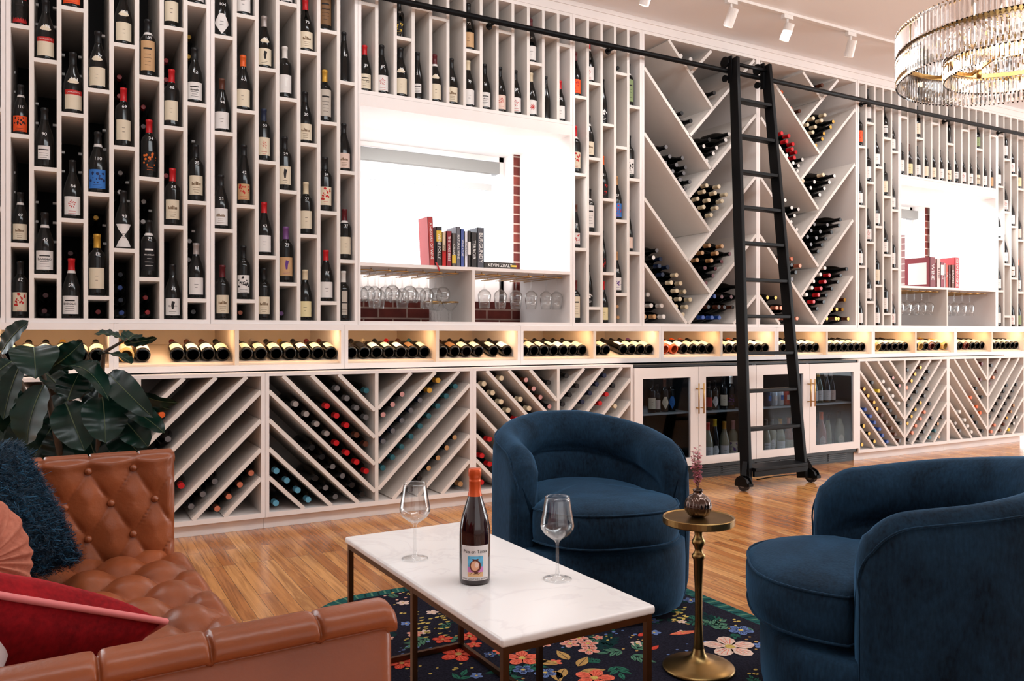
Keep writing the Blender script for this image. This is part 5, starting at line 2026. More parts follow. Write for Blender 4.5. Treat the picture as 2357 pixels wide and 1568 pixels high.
# ---------------------------------------------------------------- coffee table
ZT_ = .433
ct = [Q(797, 1239, ZT_), Q(1061, 1197, ZT_), Q(1504.5, 1393, ZT_), Q(1160.5, 1474, ZT_)]
tc_ = sum(ct, Vector()) / 4
ay = ((ct[0] + ct[1]) - (ct[2] + ct[3]))
ang = atan2(ay.y, ay.x) - pi / 2
tl = ay.length / 2
tw = ((ct[1] - ct[0]).length + (ct[2] - ct[3]).length) / 2
TR = Matrix.Translation((tc_.x, tc_.y, 0)) @ Matrix.Rotation(ang, 4, 'Z')
table = thing('coffee_table', 'low rectangular coffee table with white marble top on thin bronze legs', 'table', (tc_.x, tc_.y, 0), ang)
def loc_build(mb, name, m, parent, **k):
    """shapes already given in the parent thing's own coordinates"""
    return link(name, mb.mesh(name, m, k.get('smooth', False), k.get('merge', False)), parent, k.get('bevel', 0), k.get('segs', 2))
loc_build(MB().box(-tw / 2, tw / 2, -tl / 2, tl / 2, ZT_ - .020, ZT_), 'marble_top', marble(), table, bevel=.006, segs=3)
fw, fl, q = tw / 2 - .014, tl / 2 - .014, .0135
m = MB()
for z in (ZT_ - .0285, RUGT + .0075):
    for s in (-1, 1):
        m.box(s * fw - q / 2, s * fw + q / 2, -fl, fl, z - .008, z + .008)
        m.box(-fw, fw, s * fl - q / 2, s * fl + q / 2, z - .008, z + .008)
loc_build(m, 'rail_frame', BRONZE, table)
for sx in (-1, 1):
    for sy_ in (-fl, -.01, fl):
        loc_build(MB().box(sx * fw - q / 2 - .0005, sx * fw + q / 2 + .0005, sy_ - q / 2 - .0005, sy_ + q / 2 + .0005, RUGT, ZT_ - .0205), 'leg', BRONZE, table)

# the open bottle's own label
WINE = mat('dark_red_wine', rgb(30, 6, 10), .06, spec=.6, coat=.5)
p = Q(1093, 1339, ZT_)
hb = .291
bt = thing('wine_bottle', 'dark red wine bottle with orange foil and painted-jar label on the marble table', 'bottle', (p.x, p.y, ZT_ + .0005), -.45)
sb = (hb / TOPZ['u'])
bt.scale = (sb, sb, sb)
link('body', MB().lathe(PROF['u'], 40).mesh('body', WINE), bt)
cz0 = .226
cap = MB().lathe([(prof_r('u', cz0) + .0007, cz0), (.0158, .240), (.0155, .262), (.0160, .263), (.0160, .266), (.0155, .267), (.0155, .276), (.0172, .278), (.0172, .294), (.0160, .2975), (0, .298)], 32)
link('capsule', cap.mesh('capsule', mat('orange_foil', rgb(206, 84, 38), .3, metal=.35)), bt)
lb_ = MB()
LH = .0385
patch(lb_, 'u', -LH, LH, .014, .104, .0006, 24)
lo = link('label', lb_.mesh('label', mat('label_paper', rgb(226, 219, 216), .6)), bt)
def lab_art(pts, c, off, nm):
    return pts
art = MB()
patch(art, 'u', -.019, .021, .024, .077, .0009, 14)
ao = link('label_picture', art.mesh('label_picture', mat('sky_wash', rgb(96, 176, 214), .6, var=.3, vscale=60)), lo)
art = MB()
mats_ = [mat('violet_wash', rgb(206, 128, 190), .6, var=.2, vscale=60), mat('sand_wash', rgb(224, 178, 130), .6), mat('jar_dark', rgb(96, 40, 26), .6), mat('jar_light', rgb(228, 168, 132), .6), mat('ink', rgb(18, 14, 16), .7), mat('jar_hi', rgb(240, 206, 190), .6)]
art.cur = 0
patch(art, 'u', -.019, .021, .036, .050, .0011, 14)
art.cur = 1
patch(art, 'u', -.019, .021, .024, .036, .0011, 14)
def ell(cx, cz, rx, rz, k=20):
    return [(cx + rx * cos(i * 2 * pi / k), cz + rz * sin(i * 2 * pi / k)) for i in range(k)]
art.cur = 2
poly(art, 'u', ell(.001, .0515, .0145, .0165), .0013)
poly(art, 'u', [(-.006, .066), (.008, .066), (.009, .0705), (-.007, .0705)], .0013)
poly(art, 'u', ell(.003, .0345, .006, .003), .0013)
art.cur = 3
poly(art, 'u', ell(.000, .0525, .0105, .013), .0015)
art.cur = 5
poly(art, 'u', ell(.004, .055, .005, .007), .0017)
art.cur = 4
for q_ in range(9):
    cx = -.014 + q_ * .0034
    patch(art, 'u', cx, cx + .0028, .0305 + .002 * (q_ % 3), .0315 + .002 * (q_ % 3), .0017, 2)
word(art, 'u', 'Pa\u00eds en Tinaja', .001, .0885, .0120, .0010)
word(art, 'u', 'VI\u00d1A GONZALEZ BASTIAS', .001, .0178, .0062, .0010)
link('label_print', art.mesh('label_print', mats_), ao)

STEMW = [(.0375, .000), (.0375, .0012), (.030, .0025), (.012, .0055), (.0055, .012), (.0040, .03), (.0036, .085), (.0046, .094), (.009, .1005), (.022, .109), (.035, .119), (.0425, .131), (.0440, .139), (.0425, .150), (.0375, .178), (.0335, .205), (.0318, .2145),
         (.0306, .2145), (.0324, .205), (.0364, .178), (.0413, .150), (.0427, .139), (.0412, .132), (.034, .1205), (.021, .1106), (.006, .103), (.0, .102)]
for (px, py, text) in ((955, 1286, 'empty stemmed wine glass on the marble table, nearer the leather sofa'), (1283, 1333, 'empty stemmed wine glass on the marble table, nearer the velvet chair')):
    p = Q(px, py, ZT_)
    o = thing('wine_glass', text, 'glass', (p.x, p.y, ZT_ + .0005))
    link('glass_body', MESH.setdefault('stemw', MB().lathe(STEMW, 48).mesh('glass_body', GLASS)), o)

# ---------------------------------------------------------------- brass side table and vase
p = Q(1608, 1541, RZ)
stb = thing('side_table', 'slim antique brass pedestal table with round top between the blue chairs', 'table', (p.x, p.y, RUGT))
ztop = .482
loc_build(MB().lathe([(0, ztop - .024), (.108, ztop - .024), (.1125, ztop - .020), (.1125, ztop - .002), (.110, ztop), (.106, ztop - .003), (.0, ztop - .003)], 48), 'table_top', ABRASS, stb, smooth=False)
loc_build(MB().lathe([(.010, .02), (.0175, .05), (.0145, .09), (.0115, .16), (.0120, .25), (.0165, .345), (.0205, .352), (.0215, .360), (.0155, .366), (.0115, .374), (.0135, .385), (.0205, .396), (.0215, .404), (.0165, .412), (.0125, .422), (.0135, .436), (.0230, .458)], 28), 'stem', ABRASS, stb, smooth=True)
loc_build(MB().lathe([(0, 0), (.112, 0), (.113, .006), (.108, .011), (.085, .018), (.050, .027), (.030, .036), (.021, .050), (.0172, .065)], 48), 'base', ABRASS, stb, smooth=True)
vz = RUGT + ztop - .0020
va = thing('bud_vase', 'small ribbed dark bronze glass vase on the brass side table', 'vase', (p.x + .001, p.y + .004, vz))
def ribs(a, z):
    return 1 + (.06 * abs(sin(a * 8)) if .004 < z < .072 else 0)
loc_build(MB().lathe([(.0, 0), (.020, 0), (.030, .006), (.0395, .022), (.0415, .036), (.038, .052), (.027, .066), (.0155, .073), (.0135, .078), (.0155, .082), (.0165, .086), (.0135, .088), (.0125, .082), (.011, .075), (.0, .074)], 96, (0, 0, 0), ribs),
          'vase_body', mat('bronze_glass', rgb(84, 66, 58), .10, metal=.9, coat=.3), va, smooth=True)
fl_ = thing('dried_flowers', 'sprig of small dried pink flowers standing in the bud vase', 'flowers', (va.location.x, va.location.y, vz + .078))
PETAL = mat('dried_pink', rgb(206, 124, 136), .8, var=.3, vscale=60)
TWIG = mat('dried_twig', rgb(112, 84, 62), .8)
rf = random.Random(9)
for s in range(6):
    tw_ = MB()
    dx, dy = rf.uniform(-.035, .035), rf.uniform(-.02, .02)
    hh = (.085, .105, .135, .075, .15, .12)[s]
    pts = [(dx * u * u + .003 * cos(s), dy * u * u + .003 * sin(s), -.002 + hh * u) for u in (0, .3, .6, .85, 1)]
    tw_.tube(pts, [.0012, .0011, .0009, .0007, .0005], 5)
    bl = []
    for k in range(34):
        u = rf.uniform(.25, 1)
        c = Vector((dx * u * u, dy * u * u, hh * u))
        a = rf.uniform(0, 6.28)
        e = c + Vector((cos(a) * .012, sin(a) * .012, .006)) * rf.uniform(.5, 1.1)
        tw_.tube([c, e], .0004, 4)
        bl.append(e)
    so = loc_build(tw_, 'stem', TWIG, fl_)
    b = MB()
    for e in bl:
        for q_ in range(4):
            a = q_ * pi / 2 + rf.uniform(0, 1)
            d = Vector((cos(a), sin(a), rf.uniform(-.3, .8))) * .0056
            w_ = Vector((-sin(a), cos(a), 0)) * .003
            b.add([e, e + d * .6 + w_, e + d, e + d * .6 - w_], [(0, 1, 2, 3)])
    loc_build(b, 'blossom', PETAL, so)

# ---------------------------------------------------------------- barrel chairs
VELVET = velvet('blue_velvet', rgb(4, 13, 22), rgb(27, 53, 75))
def smooth01(x):
    x = max(0.0, min(1.0, x))
    return x * x * (3 - 2 * x)
def barrel_chair(lab, loc, rz):
    t = thing('barrel_chair', lab, 'chair', loc, rz)
    R, YF = .385, -.235                       # outer radius, where the arms end
    Ls = -YF                                  # straight part of each side
    La = pi * R
    tot = 2 * Ls + La
    def path(s):
        """outer edge: point and inward normal"""
        if s < Ls:
            return Vector((-R, YF + s, 0)), Vector((1, 0, 0))
        if s > Ls + La:
            return Vector((R, YF + (tot - s), 0)), Vector((-1, 0, 0))
        a = pi - (s - Ls) / R
        return Vector((R * cos(a), R * sin(a), 0)), Vector((-cos(a), -sin(a), 0))
    def top(s):
        e = min(s, tot - s)
        z = .622 + .100 * min(1, e / .72) ** .9
        r = .12
        if e < r:
            z -= r - sqrt(max(0, r * r - (r - e) ** 2))
        return z
    prof = [(0, 'b', .03), (-.004, 'b', .10), (-.006, 'b', .30), (-.004, 't', -.16), (0, 't', -.07), (.010, 't', -.028), (.030, 't', -.006), (.055, 't', 0), (.085, 't', -.008), (.112, 't', -.035),
            (.126, 't', -.075), (.126, 't', -.115), (.112, 't', -.150), (.088, 't', -.172), (.098, 't', -.186), (.110, 't', -.225), (.112, 'b', .40), (.105, 'b', .30)]
    ends = [0, .002, .006, .011, .017, .024, .032, .042, .054, .068, .084, .10, .12, .14, .17, .20]
    S_ = ends + [.20 + (tot - .40) * i / 60 for i in range(1, 60)] + [tot - e for e in reversed(ends)]
    N = len(S_) - 1
    sh = MB()
    for s in S_:
        p0, nn = path(s)
        e = min(s, tot - s)
        zt = top(s)
        fade = smooth01(e / .22)
        for k, (off, ref, zz) in enumerate(prof):
            o_ = off
            if ref == 't':
                z = zt + zz
                if k >= 10:
                    o_ = .108 + (off - .108) * fade
            else:
                z = zz
            if k in (0, 1):
                o_ += .018 if k == 0 else .004
            z = max(z, .03)
            pt = p0 + nn * o_
            # soften the front ends of the arms
            if e < .03:
                w = 1 - e / .03
                pt = pt + nn * ((.056 - o_) * .35 * w * w) + Vector((0, -.008 * (1 - w), 0))
            sh.v.append((pt.x, pt.y, z))
    K = len(prof)
    for i in range(N):
        for k in range(K - 1):
            sh.face((i * K + k, i * K + k + 1, (i + 1) * K + k + 1, (i + 1) * K + k))
    sh.face([k for k in range(K - 1, -1, -1)])
    sh.face([N * K + k for k in range(K)])
    o = loc_build(sh, 'padded_back', VELVET, t, smooth=True)
    # piping seam down the front of each arm and over the rim
    sm = MB()
    pts = []
    for s in S_:
        p0, nn = path(s)
        e_ = min(s, tot - s)
        w_ = max(0, 1 - e_ / .03)
        pts.append(p0 + nn * (.006 + .0175 * w_ * w_) + Vector((0, -.004 if min(s, tot - s) < .02 else 0, top(s) - .030)))
    a0, b0 = pts[0].copy(), pts[-1].copy()
    pts = [Vector((a0.x - .001, YF - .001, .06)), Vector((a0.x - .001, YF - .001, a0.z - .03))] + pts + [Vector((b0.x + .001, YF - .001, b0.z - .03)), Vector((b0.x + .001, YF - .001, .06))]
    sm.tube(pts, .0028, 6)
    loc_build(sm, 'piping', VELVET, o, smooth=True)
    # base under the seat
    def plan(a_, grow):
        """closed D outline"""
        return None
    def outline(fr, hw, k=14):
        pts = []
        for i in range(k + 1):                 # front, from one side to the other
            u = -1 + 2 * i / k
            x = hw * (abs(u) ** .82) * (1 if u > 0 else -1)
            pts.append((x, fr + (YF + .03 - fr) * (abs(u) ** 3.2)))
        for i in range(k * 2 + 1):
            a = i * pi / (2 * k)
            pts.append((hw * cos(a), hw * sin(a)))
        return pts
    bs = MB()
    lv = [(.022, -.395, .345), (.035, -.415, .362), (.08, -.428, .372), (.20, -.430, .374), (.262, -.426, .372), (.272, -.41, .36)]
    for (z, fr, hw) in lv:
        bs.v += [(x, y, z) for x, y in outline(fr, hw)]
    n_ = len(outline(0, 1))
    for l in range(len(lv) - 1):
        for i in range(n_):
            j = (i + 1) % n_
            bs.face((l * n_ + i, l * n_ + j, (l + 1) * n_ + j, (l + 1) * n_ + i))
    bs.face([i for i in range(n_ - 1, -1, -1)])
    bs.face([(len(lv) - 1) * n_ + i for i in range(n_)])
    loc_build(bs, 'seat_base', VELVET, t, smooth=True)
    loc_build(MB().lathe([(0, .0006), (.25, .0006), (.255, .004), (.255, .021), (0, .021)], 40), 'swivel_plinth', mat('chair_plinth', rgb(20, 20, 22), .5), t)
    # loose seat cushion, wider in front of the arms
    cu = MB()
    NU, rings = 64, [(.0, .288), (.5, .284), (.9, .288), (.985, .302), (1.0, .335), (1.0, .390), (.985, .418), (.93, .432), (.75, .446), (.4, .456), (.0, .458)]
    def rim(a):
        c, s = cos(a), sin(a)
        # front part: wide shallow curve; back part sits inside the padded back
        if s < 0:
            hw, fr = .385, .445
            k = (abs(c / hw) ** 2.9 + abs(s / fr) ** 2.3) ** (-1 / 2.5)
            x, y = k * c, k * s
            if y > YF - .012 and abs(x) > .268:
                x = .268 * (1 if x > 0 else -1) + (x - .268 * (1 if x > 0 else -1)) * smooth01((YF + .012 - y) / .05)
            return x, y
        return .268 * c, .262 * s
    for (f_, z) in rings:
        for i in range(NU):
            x, y = rim(2 * pi * i / NU)
            cu.v.append((x * f_, y * f_, z))
    for l in range(len(rings) - 1):
        for i in range(NU):
            j = (i + 1) % NU
            cu.face((l * NU + i, l * NU + j, (l + 1) * NU + j, (l + 1) * NU + i))
    c_ = loc_build(cu, 'seat_cushion', VELVET, t, smooth=True, merge=True)
    pp = MB()
    for z, f_ in ((.419, .990), (.301, .990)):
        ring_ = [(rim(2 * pi * i / NU)[0] * f_, rim(2 * pi * i / NU)[1] * f_, z) for i in range(NU)]
        pp.tube(ring_, .0036, 6, closed=True)
    loc_build(pp, 'cushion_piping', VELVET, c_, smooth=True)
    return t
barrel_chair('blue velvet barrel chair beyond the coffee table, facing the camera', (1.843, 2.715 - D0, RUGT), -.22).scale = (.95, .95, 1.0)
barrel_chair('blue velvet barrel chair beside the brass table, its rounded back to the camera', (2.04, 1.37 - D0, RUGT), -2.29).scale = (.965, .965, 1.0)

# ---------------------------------------------------------------- leather sofa
LEATH = leather()
ZA, ZS = .735, .452
o1, o2 = Q(873, 1362, ZA), Q(405, 1037, ZA)
so_ang = atan2(o2.y - o1.y, o2.x - o1.x) - pi / 2
SL = (o2 - o1).length
sofa = thing('leather_sofa', 'tan leather tufted sofa with low square arms, seen over its near arm', 'sofa', (o1.x, o1.y, 0), so_ang)
# own coordinates: x towards the seat's open front, y from the near arm to the far one
DP, AT = 1.0, .062
def tuft(a, b, w, h, amp, pw=.38):
    A, B = a / w + b / h, a / w - b / h
    f = (abs(sin(pi * A)) * abs(sin(pi * B))) ** pw
    da, db = A - round(A), B - round(B)
    near = (da + db) ** 2 * w * w / 4 + (da - db) ** 2 * h * h / 4
    return amp * f * (1 - .55 * math.exp(-near / .0011))
def groove(v, seams, wd=.006):
    return sum(max(0, 1 - abs(v - s) / wd) for s in seams)
SEAMS = []
for px, py in ((705, 1393), (463, 1437), (217, 1480)):
    q = Q(px, py, ZA) - o1
    SEAMS.append(q.x * cos(so_ang) + q.y * sin(so_ang))
def arm(y0, y1, inner, name):
    """upholstered arm between y0 and y1; the inner side (towards inner) is tufted on the far one"""
    m = MB()
    prof = []
    w = y1 - y0
    r = .030
    prof += [(y0 + .006, .10), (y0 + .006, .30), (y0 + .006, .52), (y0 + .006, ZA - .034), (y0 + .010, ZA - .030), (y0 + .011, ZA - .0275), (y0 + .003, ZA - .0255), (y0 - .001, ZA - .021), (y0 - .001, ZA - .014), (y0 + .003, ZA - .007), (y0 + .010, ZA - .002), (y0 + .018, ZA)]
    prof += [(y0 + w * .5, ZA + .002), (y1 - .020, ZA), (y1 - .006, ZA - .006), (y1, ZA - .02), (y1, .55), (y1, .40), (y1, .25), (y1, .10)]
    xs = [-(DP - .002) * i / 60 for i in range(61)] + [-.002, -.005, -.009]
    for s_ in SEAMS:
        xs += [s_ + d for d in (-.012, -.008, -.005, -.003, -.0015, 0, .0015, .003, .005, .008, .012)]
    xs = sorted((x for x in xs if -DP < x <= 0), reverse=True)
    NV = len(xs) - 1
    for x in xs:
        edge = max(0, 1 + x / .012)
        for (y, z) in prof:
            g = sum(max(0, 1 - abs(x - s_) / .0035) for s_ in SEAMS) + .25 * sum(max(0, 1 - abs(x - s_) / .014) ** 2 for s_ in SEAMS)
            zz, yy = z, y
            if z > ZA - .0265:
                zz = z - .006 * min(1, g)
                yy = y + (.006 if y < (y0 + y1) / 2 else -.006) * min(1, g)
            yy = yy + ((y0 + y1) / 2 - yy) * .16 * edge ** 2
            zz = zz - .009 * edge ** 2 if z > .5 else zz
            m.v.append((x - (0 if z > ZA - .0265 else .006), yy, zz))
    K = len(prof)
    for i in range(NV):
        for k in range(K - 1):
            m.face((i * K + k, (i + 1) * K + k, (i + 1) * K + k + 1, i * K + k + 1))
    m.face([k for k in range(K)])
    m.face([NV * K + k for k in range(K - 1, -1, -1)])
    return loc_build(m, name, LEATH, sofa, smooth=True)
arm(-AT, 0, 0, 'near_arm')
fa = arm(SL + .012, SL + AT + .012, 0, 'far_arm')
# tufted inner pad of the far arm
bt_px = [(203, 1090), (307, 1078), (145, 1168), (254, 1160), (357, 1149), (197, 1243), (308, 1229)]
def far_xz(px, py):
    """hit of a photograph pixel with the far arm's inner face, in sofa coordinates"""
    ry = Vector((SY * 1.0, CY, 0)) + Vector((CY, -SY, 0)) * ((px - CX) / F)
    n_ = Vector((-sin(so_ang), cos(so_ang), 0))
    c0 = Vector((0, -D0, H))
    k = (o2 - c0).dot(n_) / ry.dot(n_)
    hit = c0 + ry * k + Vector((0, 0, (HY - py) / F * k))
    d = hit - o1
    return d.x * cos(so_ang) + d.y * sin(so_ang), hit.z
B = [far_xz(*b) for b in bt_px]
tw_, th_ = abs(B[1][0] - B[0][0]), abs(B[1][1] - B[4][1]) * 2
bx, bz = B[1]
m = MB()
NX, NZ = 150, 70
def pad(u, v):
    x = -.003 - (DP - .12) * u
    z = ZS - .05 + (ZA - .004 - ZS + .05) * v
    amp = .020
    t_ = tuft(x - bx, z - bz, tw_, th_, amp, .30)
    if v > .62 and z > bz:                       # pleats run straight up above the top buttons
        k = abs(sin(pi * (x - bx) / tw_)) ** .4
        f = min(1, (z - bz) / .03)
        t_ = t_ * (1 - f) + amp * k * f
    d = min(u * 40, (1 - u) * 40, (1 - v) * 16)
    e = smooth01(min(1, d))
    return (x, SL + .012 - (.004 + t_ * (.35 + .65 * e)) * min(1, .35 + e), z)
m.grid(pad, NX, NZ)
po = loc_build(m, 'tufted_pad', LEATH, sofa, smooth=True)
k0 = int((-.02 - bx) / tw_)
for i in range(-1, 8):
    for r_ in range(0, 4):
        x = bx - (i + (.5 if r_ % 2 else 0)) * tw_ + tw_ * (1 if r_ % 2 else 0)
        z = bz - r_ * th_ / 2
        if -.70 < x < -.03 and z > ZS + .02:
            b = MB().lathe([(0, -.004), (.008, -.003), (.0105, .001), (.008, .006), (0, .008)], 14)
            b.xform(Matrix.Translation((x, SL + .004, z)) @ Matrix.Rotation(pi / 2, 4, 'X'))
            loc_build(b, 'button', LEATH, po, smooth=True)
# tufted seat
m = MB()
def seat(u, v):
    x = .045 - (DP - .10) * u
    y = .004 + (SL - .006) * v
    t_ = tuft(x + .07, y, .165, .205, .042, .36)
    e = smooth01(min(u * 11, 1))
    z = ZS - .030 + t_ * (.3 + .7 * e)
    if u < .07:
        k = 1 - u / .07
        z -= .05 * k * k * k
        x += .010 * (1 - k)
    return (x, y, z)
m.grid(seat, 130, 200)
sc_ = loc_build(m, 'tufted_seat', LEATH, sofa, smooth=True)
m = MB().box(-DP + .1, .030, .004, SL - .002, .13, ZS - .085)
loc_build(m, 'seat_rail', LEATH, sofa, bevel=.02)
m = MB().box(.02 - .05, .046, .006, SL - .004, .27, ZS - .076)
loc_build(m, 'seat_front', LEATH, sofa, bevel=.014)
loc_build(MB().box(-DP - .11, -DP + .02, -AT, SL + AT + .012, .10, ZA - .002), 'backrest', LEATH, sofa, bevel=.03, segs=3)
for (x, y) in ((-.05, -.05), (-.05, SL + .06), (-DP, -.05), (-DP, SL + .06)):
    loc_build(MB().lathe([(0, .0006), (.014, .0006), (.022, .13), (0, .13)], 16, (x, y, 0)), 'foot', mat('dark_wood', rgb(58, 36, 24), .4), sofa, smooth=True)

# ---------------------------------------------------------------- cushions
def pillow(s, t_, n=40, pinch=.10, pw=2.4):
    """square pillow in its own x-z plane, face towards -y"""
    m = MB()
    for side in (-1, 1):
        b = len(m.v)
        for i in range(n + 1):
            for j in range(n + 1):
                a, c = -1 + 2 * i / n, -1 + 2 * j / n
                e = max(0, (1 - abs(a) ** pw)) * max(0, (1 - abs(c) ** pw))
                px = a * s / 2 * (1 - pinch * (1 - abs(c)) ** 1.0 * abs(a) ** 3 * .5)
                pz = c * s / 2 * (1 - pinch * (1 - abs(a)) ** 1.0 * abs(c) ** 3 * .5)
                wr = .006 * noise.noise(Vector((a * 2.2, c * 2.2, side * 3.1)))
                m.v.append((px, side * (t_ / 2 * e ** .55 + wr * e), pz))
        for i in range(n):
            for j in range(n):
                q = (b + i * (n + 1) + j, b + (i + 1) * (n + 1) + j, b + (i + 1) * (n + 1) + j + 1, b + i * (n + 1) + j + 1)
                m.face(q if side < 0 else q[::-1])
    return m
def outline_tube(s, r, n=40, pinch=.10):
    pts = []
    for (a0, c0, a1, c1) in ((-1, -1, 1, -1), (1, -1, 1, 1), (1, 1, -1, 1), (-1, 1, -1, -1)):
        for k in range(n):
            u = k / n
            a, c = a0 + (a1 - a0) * u, c0 + (c1 - c0) * u
            px = a * s / 2 * (1 - pinch * (1 - abs(c)) * abs(a) ** 3 * .5)
            pz = c * s / 2 * (1 - pinch * (1 - abs(a)) * abs(c) ** 3 * .5)
            pts.append((px, 0, pz))
    return MB().tube(pts, r, 8, closed=True)
def place(o, px, py, z, face, roll):
    """centre at a depth, face (-y of the pillow) pointing along face, rolled about it"""
    o.location = at_depth(px, py, z)
    f = Vector(face).normalized()
    q = (-f).to_track_quat('Y', 'Z')
    o.rotation_euler = (q @ Euler((0, roll, 0)).to_quaternion()).to_euler()

fz = thing('fluffy_cushion', 'shaggy dark teal cushion leaning on the tufted far arm of the sofa', 'cushion')
ff = Vector((.66, -.60, .58)).normalized()
fq = (-ff).to_track_quat('Y', 'Z')
fz.rotation_euler = fq.to_euler()
fz.location = at_depth(174, 1292, 2.02) - fq @ Vector((.17, 0, -.17))
pm = pillow(.34, .15)
po_ = loc_build(pm, 'cushion_body', mat('teal_base', rgb(10, 32, 46), .9), fz, smooth=True)
fur = MB()
rf = random.Random(3)
bodyv = list(pm.v)
nn_ = 41
for k in range(15000):
    side = rf.choice((0, 0, 0, 1))
    i, j = rf.randrange(1, 40), rf.randrange(1, 40)
    if rf.random() < .25:
        i = rf.choice((0, 40, 1, 39))
    elif rf.random() < .25:
        j = rf.choice((0, 40, 1, 39))
    p = Vector(bodyv[side * nn_ * nn_ + i * nn_ + j]) + Vector((rf.uniform(-.006, .006), 0, rf.uniform(-.006, .006)))
    n_ = Vector((p.x * 1.6, (-.22 if side == 0 else .22), p.z * 1.6)).normalized()
    n_ = (n_ + Vector((rf.gauss(0, .5), rf.gauss(0, .3), rf.gauss(0, .5) - .25))).normalized()
    l = rf.uniform(.014, .028)
    w = n_.orthogonal().normalized() * .0011
    curl = Vector((rf.gauss(0, 1), rf.gauss(0, 1), rf.gauss(0, 1))) * l * .30
    a, b_, c_ = p, p + n_ * l * .55 + curl, p + n_ * l * .8 - curl * .8
    fur.cur = rf.choice((0, 0, 1))
    fur.add([a - w, a + w, b_ + w * .9, b_ - w * .9, c_], [(0, 1, 2, 3), (3, 2, 4)])
fo = loc_build(fur, 'fur', [mat('teal_fur', rgb(6, 38, 58), .75), mat('teal_fur_light', rgb(18, 70, 98), .75)], po_)
fo['kind'] = 'stuff'

pk = thing('round_cushion', 'round dusty pink velvet cushion with gathered radial pleats', 'cushion')
place(pk, -104, 1312, 1.56, (.70, -.66, .22), .2)
m = MB()
NA, NR_ = 160, 22
for side in (-1, 1):
    b = len(m.v)
    for i in range(NA):
        a = 2 * pi * i / NA
        for j in range(NR_ + 1):
            r = j / NR_
            e = sqrt(max(0, 1 - r ** 3.2))
            pl = .0065 * sin(a * 26 + 1.5 * sin(a * 5)) * min(1, r * 2.5) * (1 - r ** 8) + .004 * sin(a * 11 + r * 4) * r * (1 - r ** 6)
            dimple = .028 * max(0, 1 - r / .22) ** 1.5
            m.v.append((.158 * r * cos(a), side * (.070 * e + pl * side * -1 * side - dimple), .158 * r * sin(a)))
    for i in range(NA):
        i2 = (i + 1) % NA
        for j in range(NR_):
            q = (b + i * (NR_ + 1) + j, b + i * (NR_ + 1) + j + 1, b + i2 * (NR_ + 1) + j + 1, b + i2 * (NR_ + 1) + j)
            m.face(q if side > 0 else q[::-1])
PV = velvet('pink_velvet', rgb(150, 84, 66), rgb(196, 124, 102))
po_ = loc_build(m, 'cushion_body', PV, pk, smooth=True, merge=True)
loc_build(MB().lathe([(0, -.008), (.014, -.006), (.018, 0), (.012, .007), (0, .009)], 20).xform(Matrix.Translation((0, -.048, 0)) @ Matrix.Rotation(pi / 2, 4, 'X')), 'button', PV, pk, smooth=True)

rd = thing('velvet_cushion', 'red velvet cushion with pale pink piping leaning inside the near sofa arm', 'cushion')
PS = .37
c1, c0_ = at_depth(376, 1432, 1.075), at_depth(0, 1368, .945)
ex = (c1 - c0_).normalized()                       # along its top edge
fn = Vector((-.25, -.62, -.72))
fn = (fn - ex * fn.dot(ex)).normalized()           # the way its near face looks
ez = ex.cross(-fn).normalized()
if ez.z < 0:
    ez = -ez
rd.location = c1 - ex * PS / 2 - ez * PS / 2
rd.rotation_euler = Matrix((ex, -fn, ez)).transposed().to_euler()
loc_build(pillow(PS, .115, 40, .06, 4.0), 'cushion_body', velvet('red_velvet', rgb(96, 6, 14), rgb(164, 22, 30)), rd, smooth=True)
loc_build(outline_tube(PS + .004, .0046, 40, .06), 'piping', mat('pink_piping', rgb(222, 122, 122), .6), rd, smooth=True)

wc = thing('white_cushion', 'corner of a white cushion beside the red velvet one', 'cushion')
place(wc, -214, 1545, .90, (.35, -.9, .1), .5)
loc_build(pillow(.20, .08, 20), 'cushion_body', mat('white_cotton', rgb(222, 206, 206), .9), wc, smooth=True)

# ---------------------------------------------------------------- rubber plant
LEAF = mat('rubber_leaf', rgb(8, 36, 27), .32, spec=.28, coat=.05, var=.4, vscale=14)
LEAFD = mat('rubber_leaf_back', rgb(30, 40, 32), .5, var=.2, vscale=10)
RIBM = mat('leaf_rib', rgb(70, 84, 52), .5)
STEMM = mat('plant_stem', rgb(74, 60, 46), .7, var=.3, vscale=30)
ZP = 2.98
pc = Q(150, 1170, 0)
pc = at_depth(165, 1000, 3.02)
plant = thing('rubber_plant', 'large dark-leaved rubber plant behind the far end of the leather sofa', 'plant', (pc.x, pc.y, 0))
def wp(px, py, z):
    return at_depth(px, py, z) - plant.location
potm = MB().lathe([(0, .0006), (.13, .0006), (.15, .03), (.175, .30), (.18, .34), (.165, .34), (.16, .30), (0, .30)], 36)
loc_build(potm, 'pot', mat('pot_clay', rgb(60, 58, 60), .6), plant, smooth=True)
for pts, r in (([(150, 1290, 3.02), (140, 1050, 3.02), (118, 945, 3.0), (98, 858, 3.0), (84, 800, 2.98)], .013),
               ([(180, 1290, 3.02), (226, 1040, 3.03), (233, 900, 3.03), (238, 812, 3.0), (292, 780, 2.98)], .011),
               ([(165, 1290, 3.05), (90, 1000, 3.1), (48, 880, 3.1), (5, 815, 3.1)], .010)):
    loc_build(MB().tube([wp(*q) for q in pts], [r, r * .95, r * .85, r * .7, r * .4][:len(pts)], 10), 'stem', STEMM, plant, smooth=True)
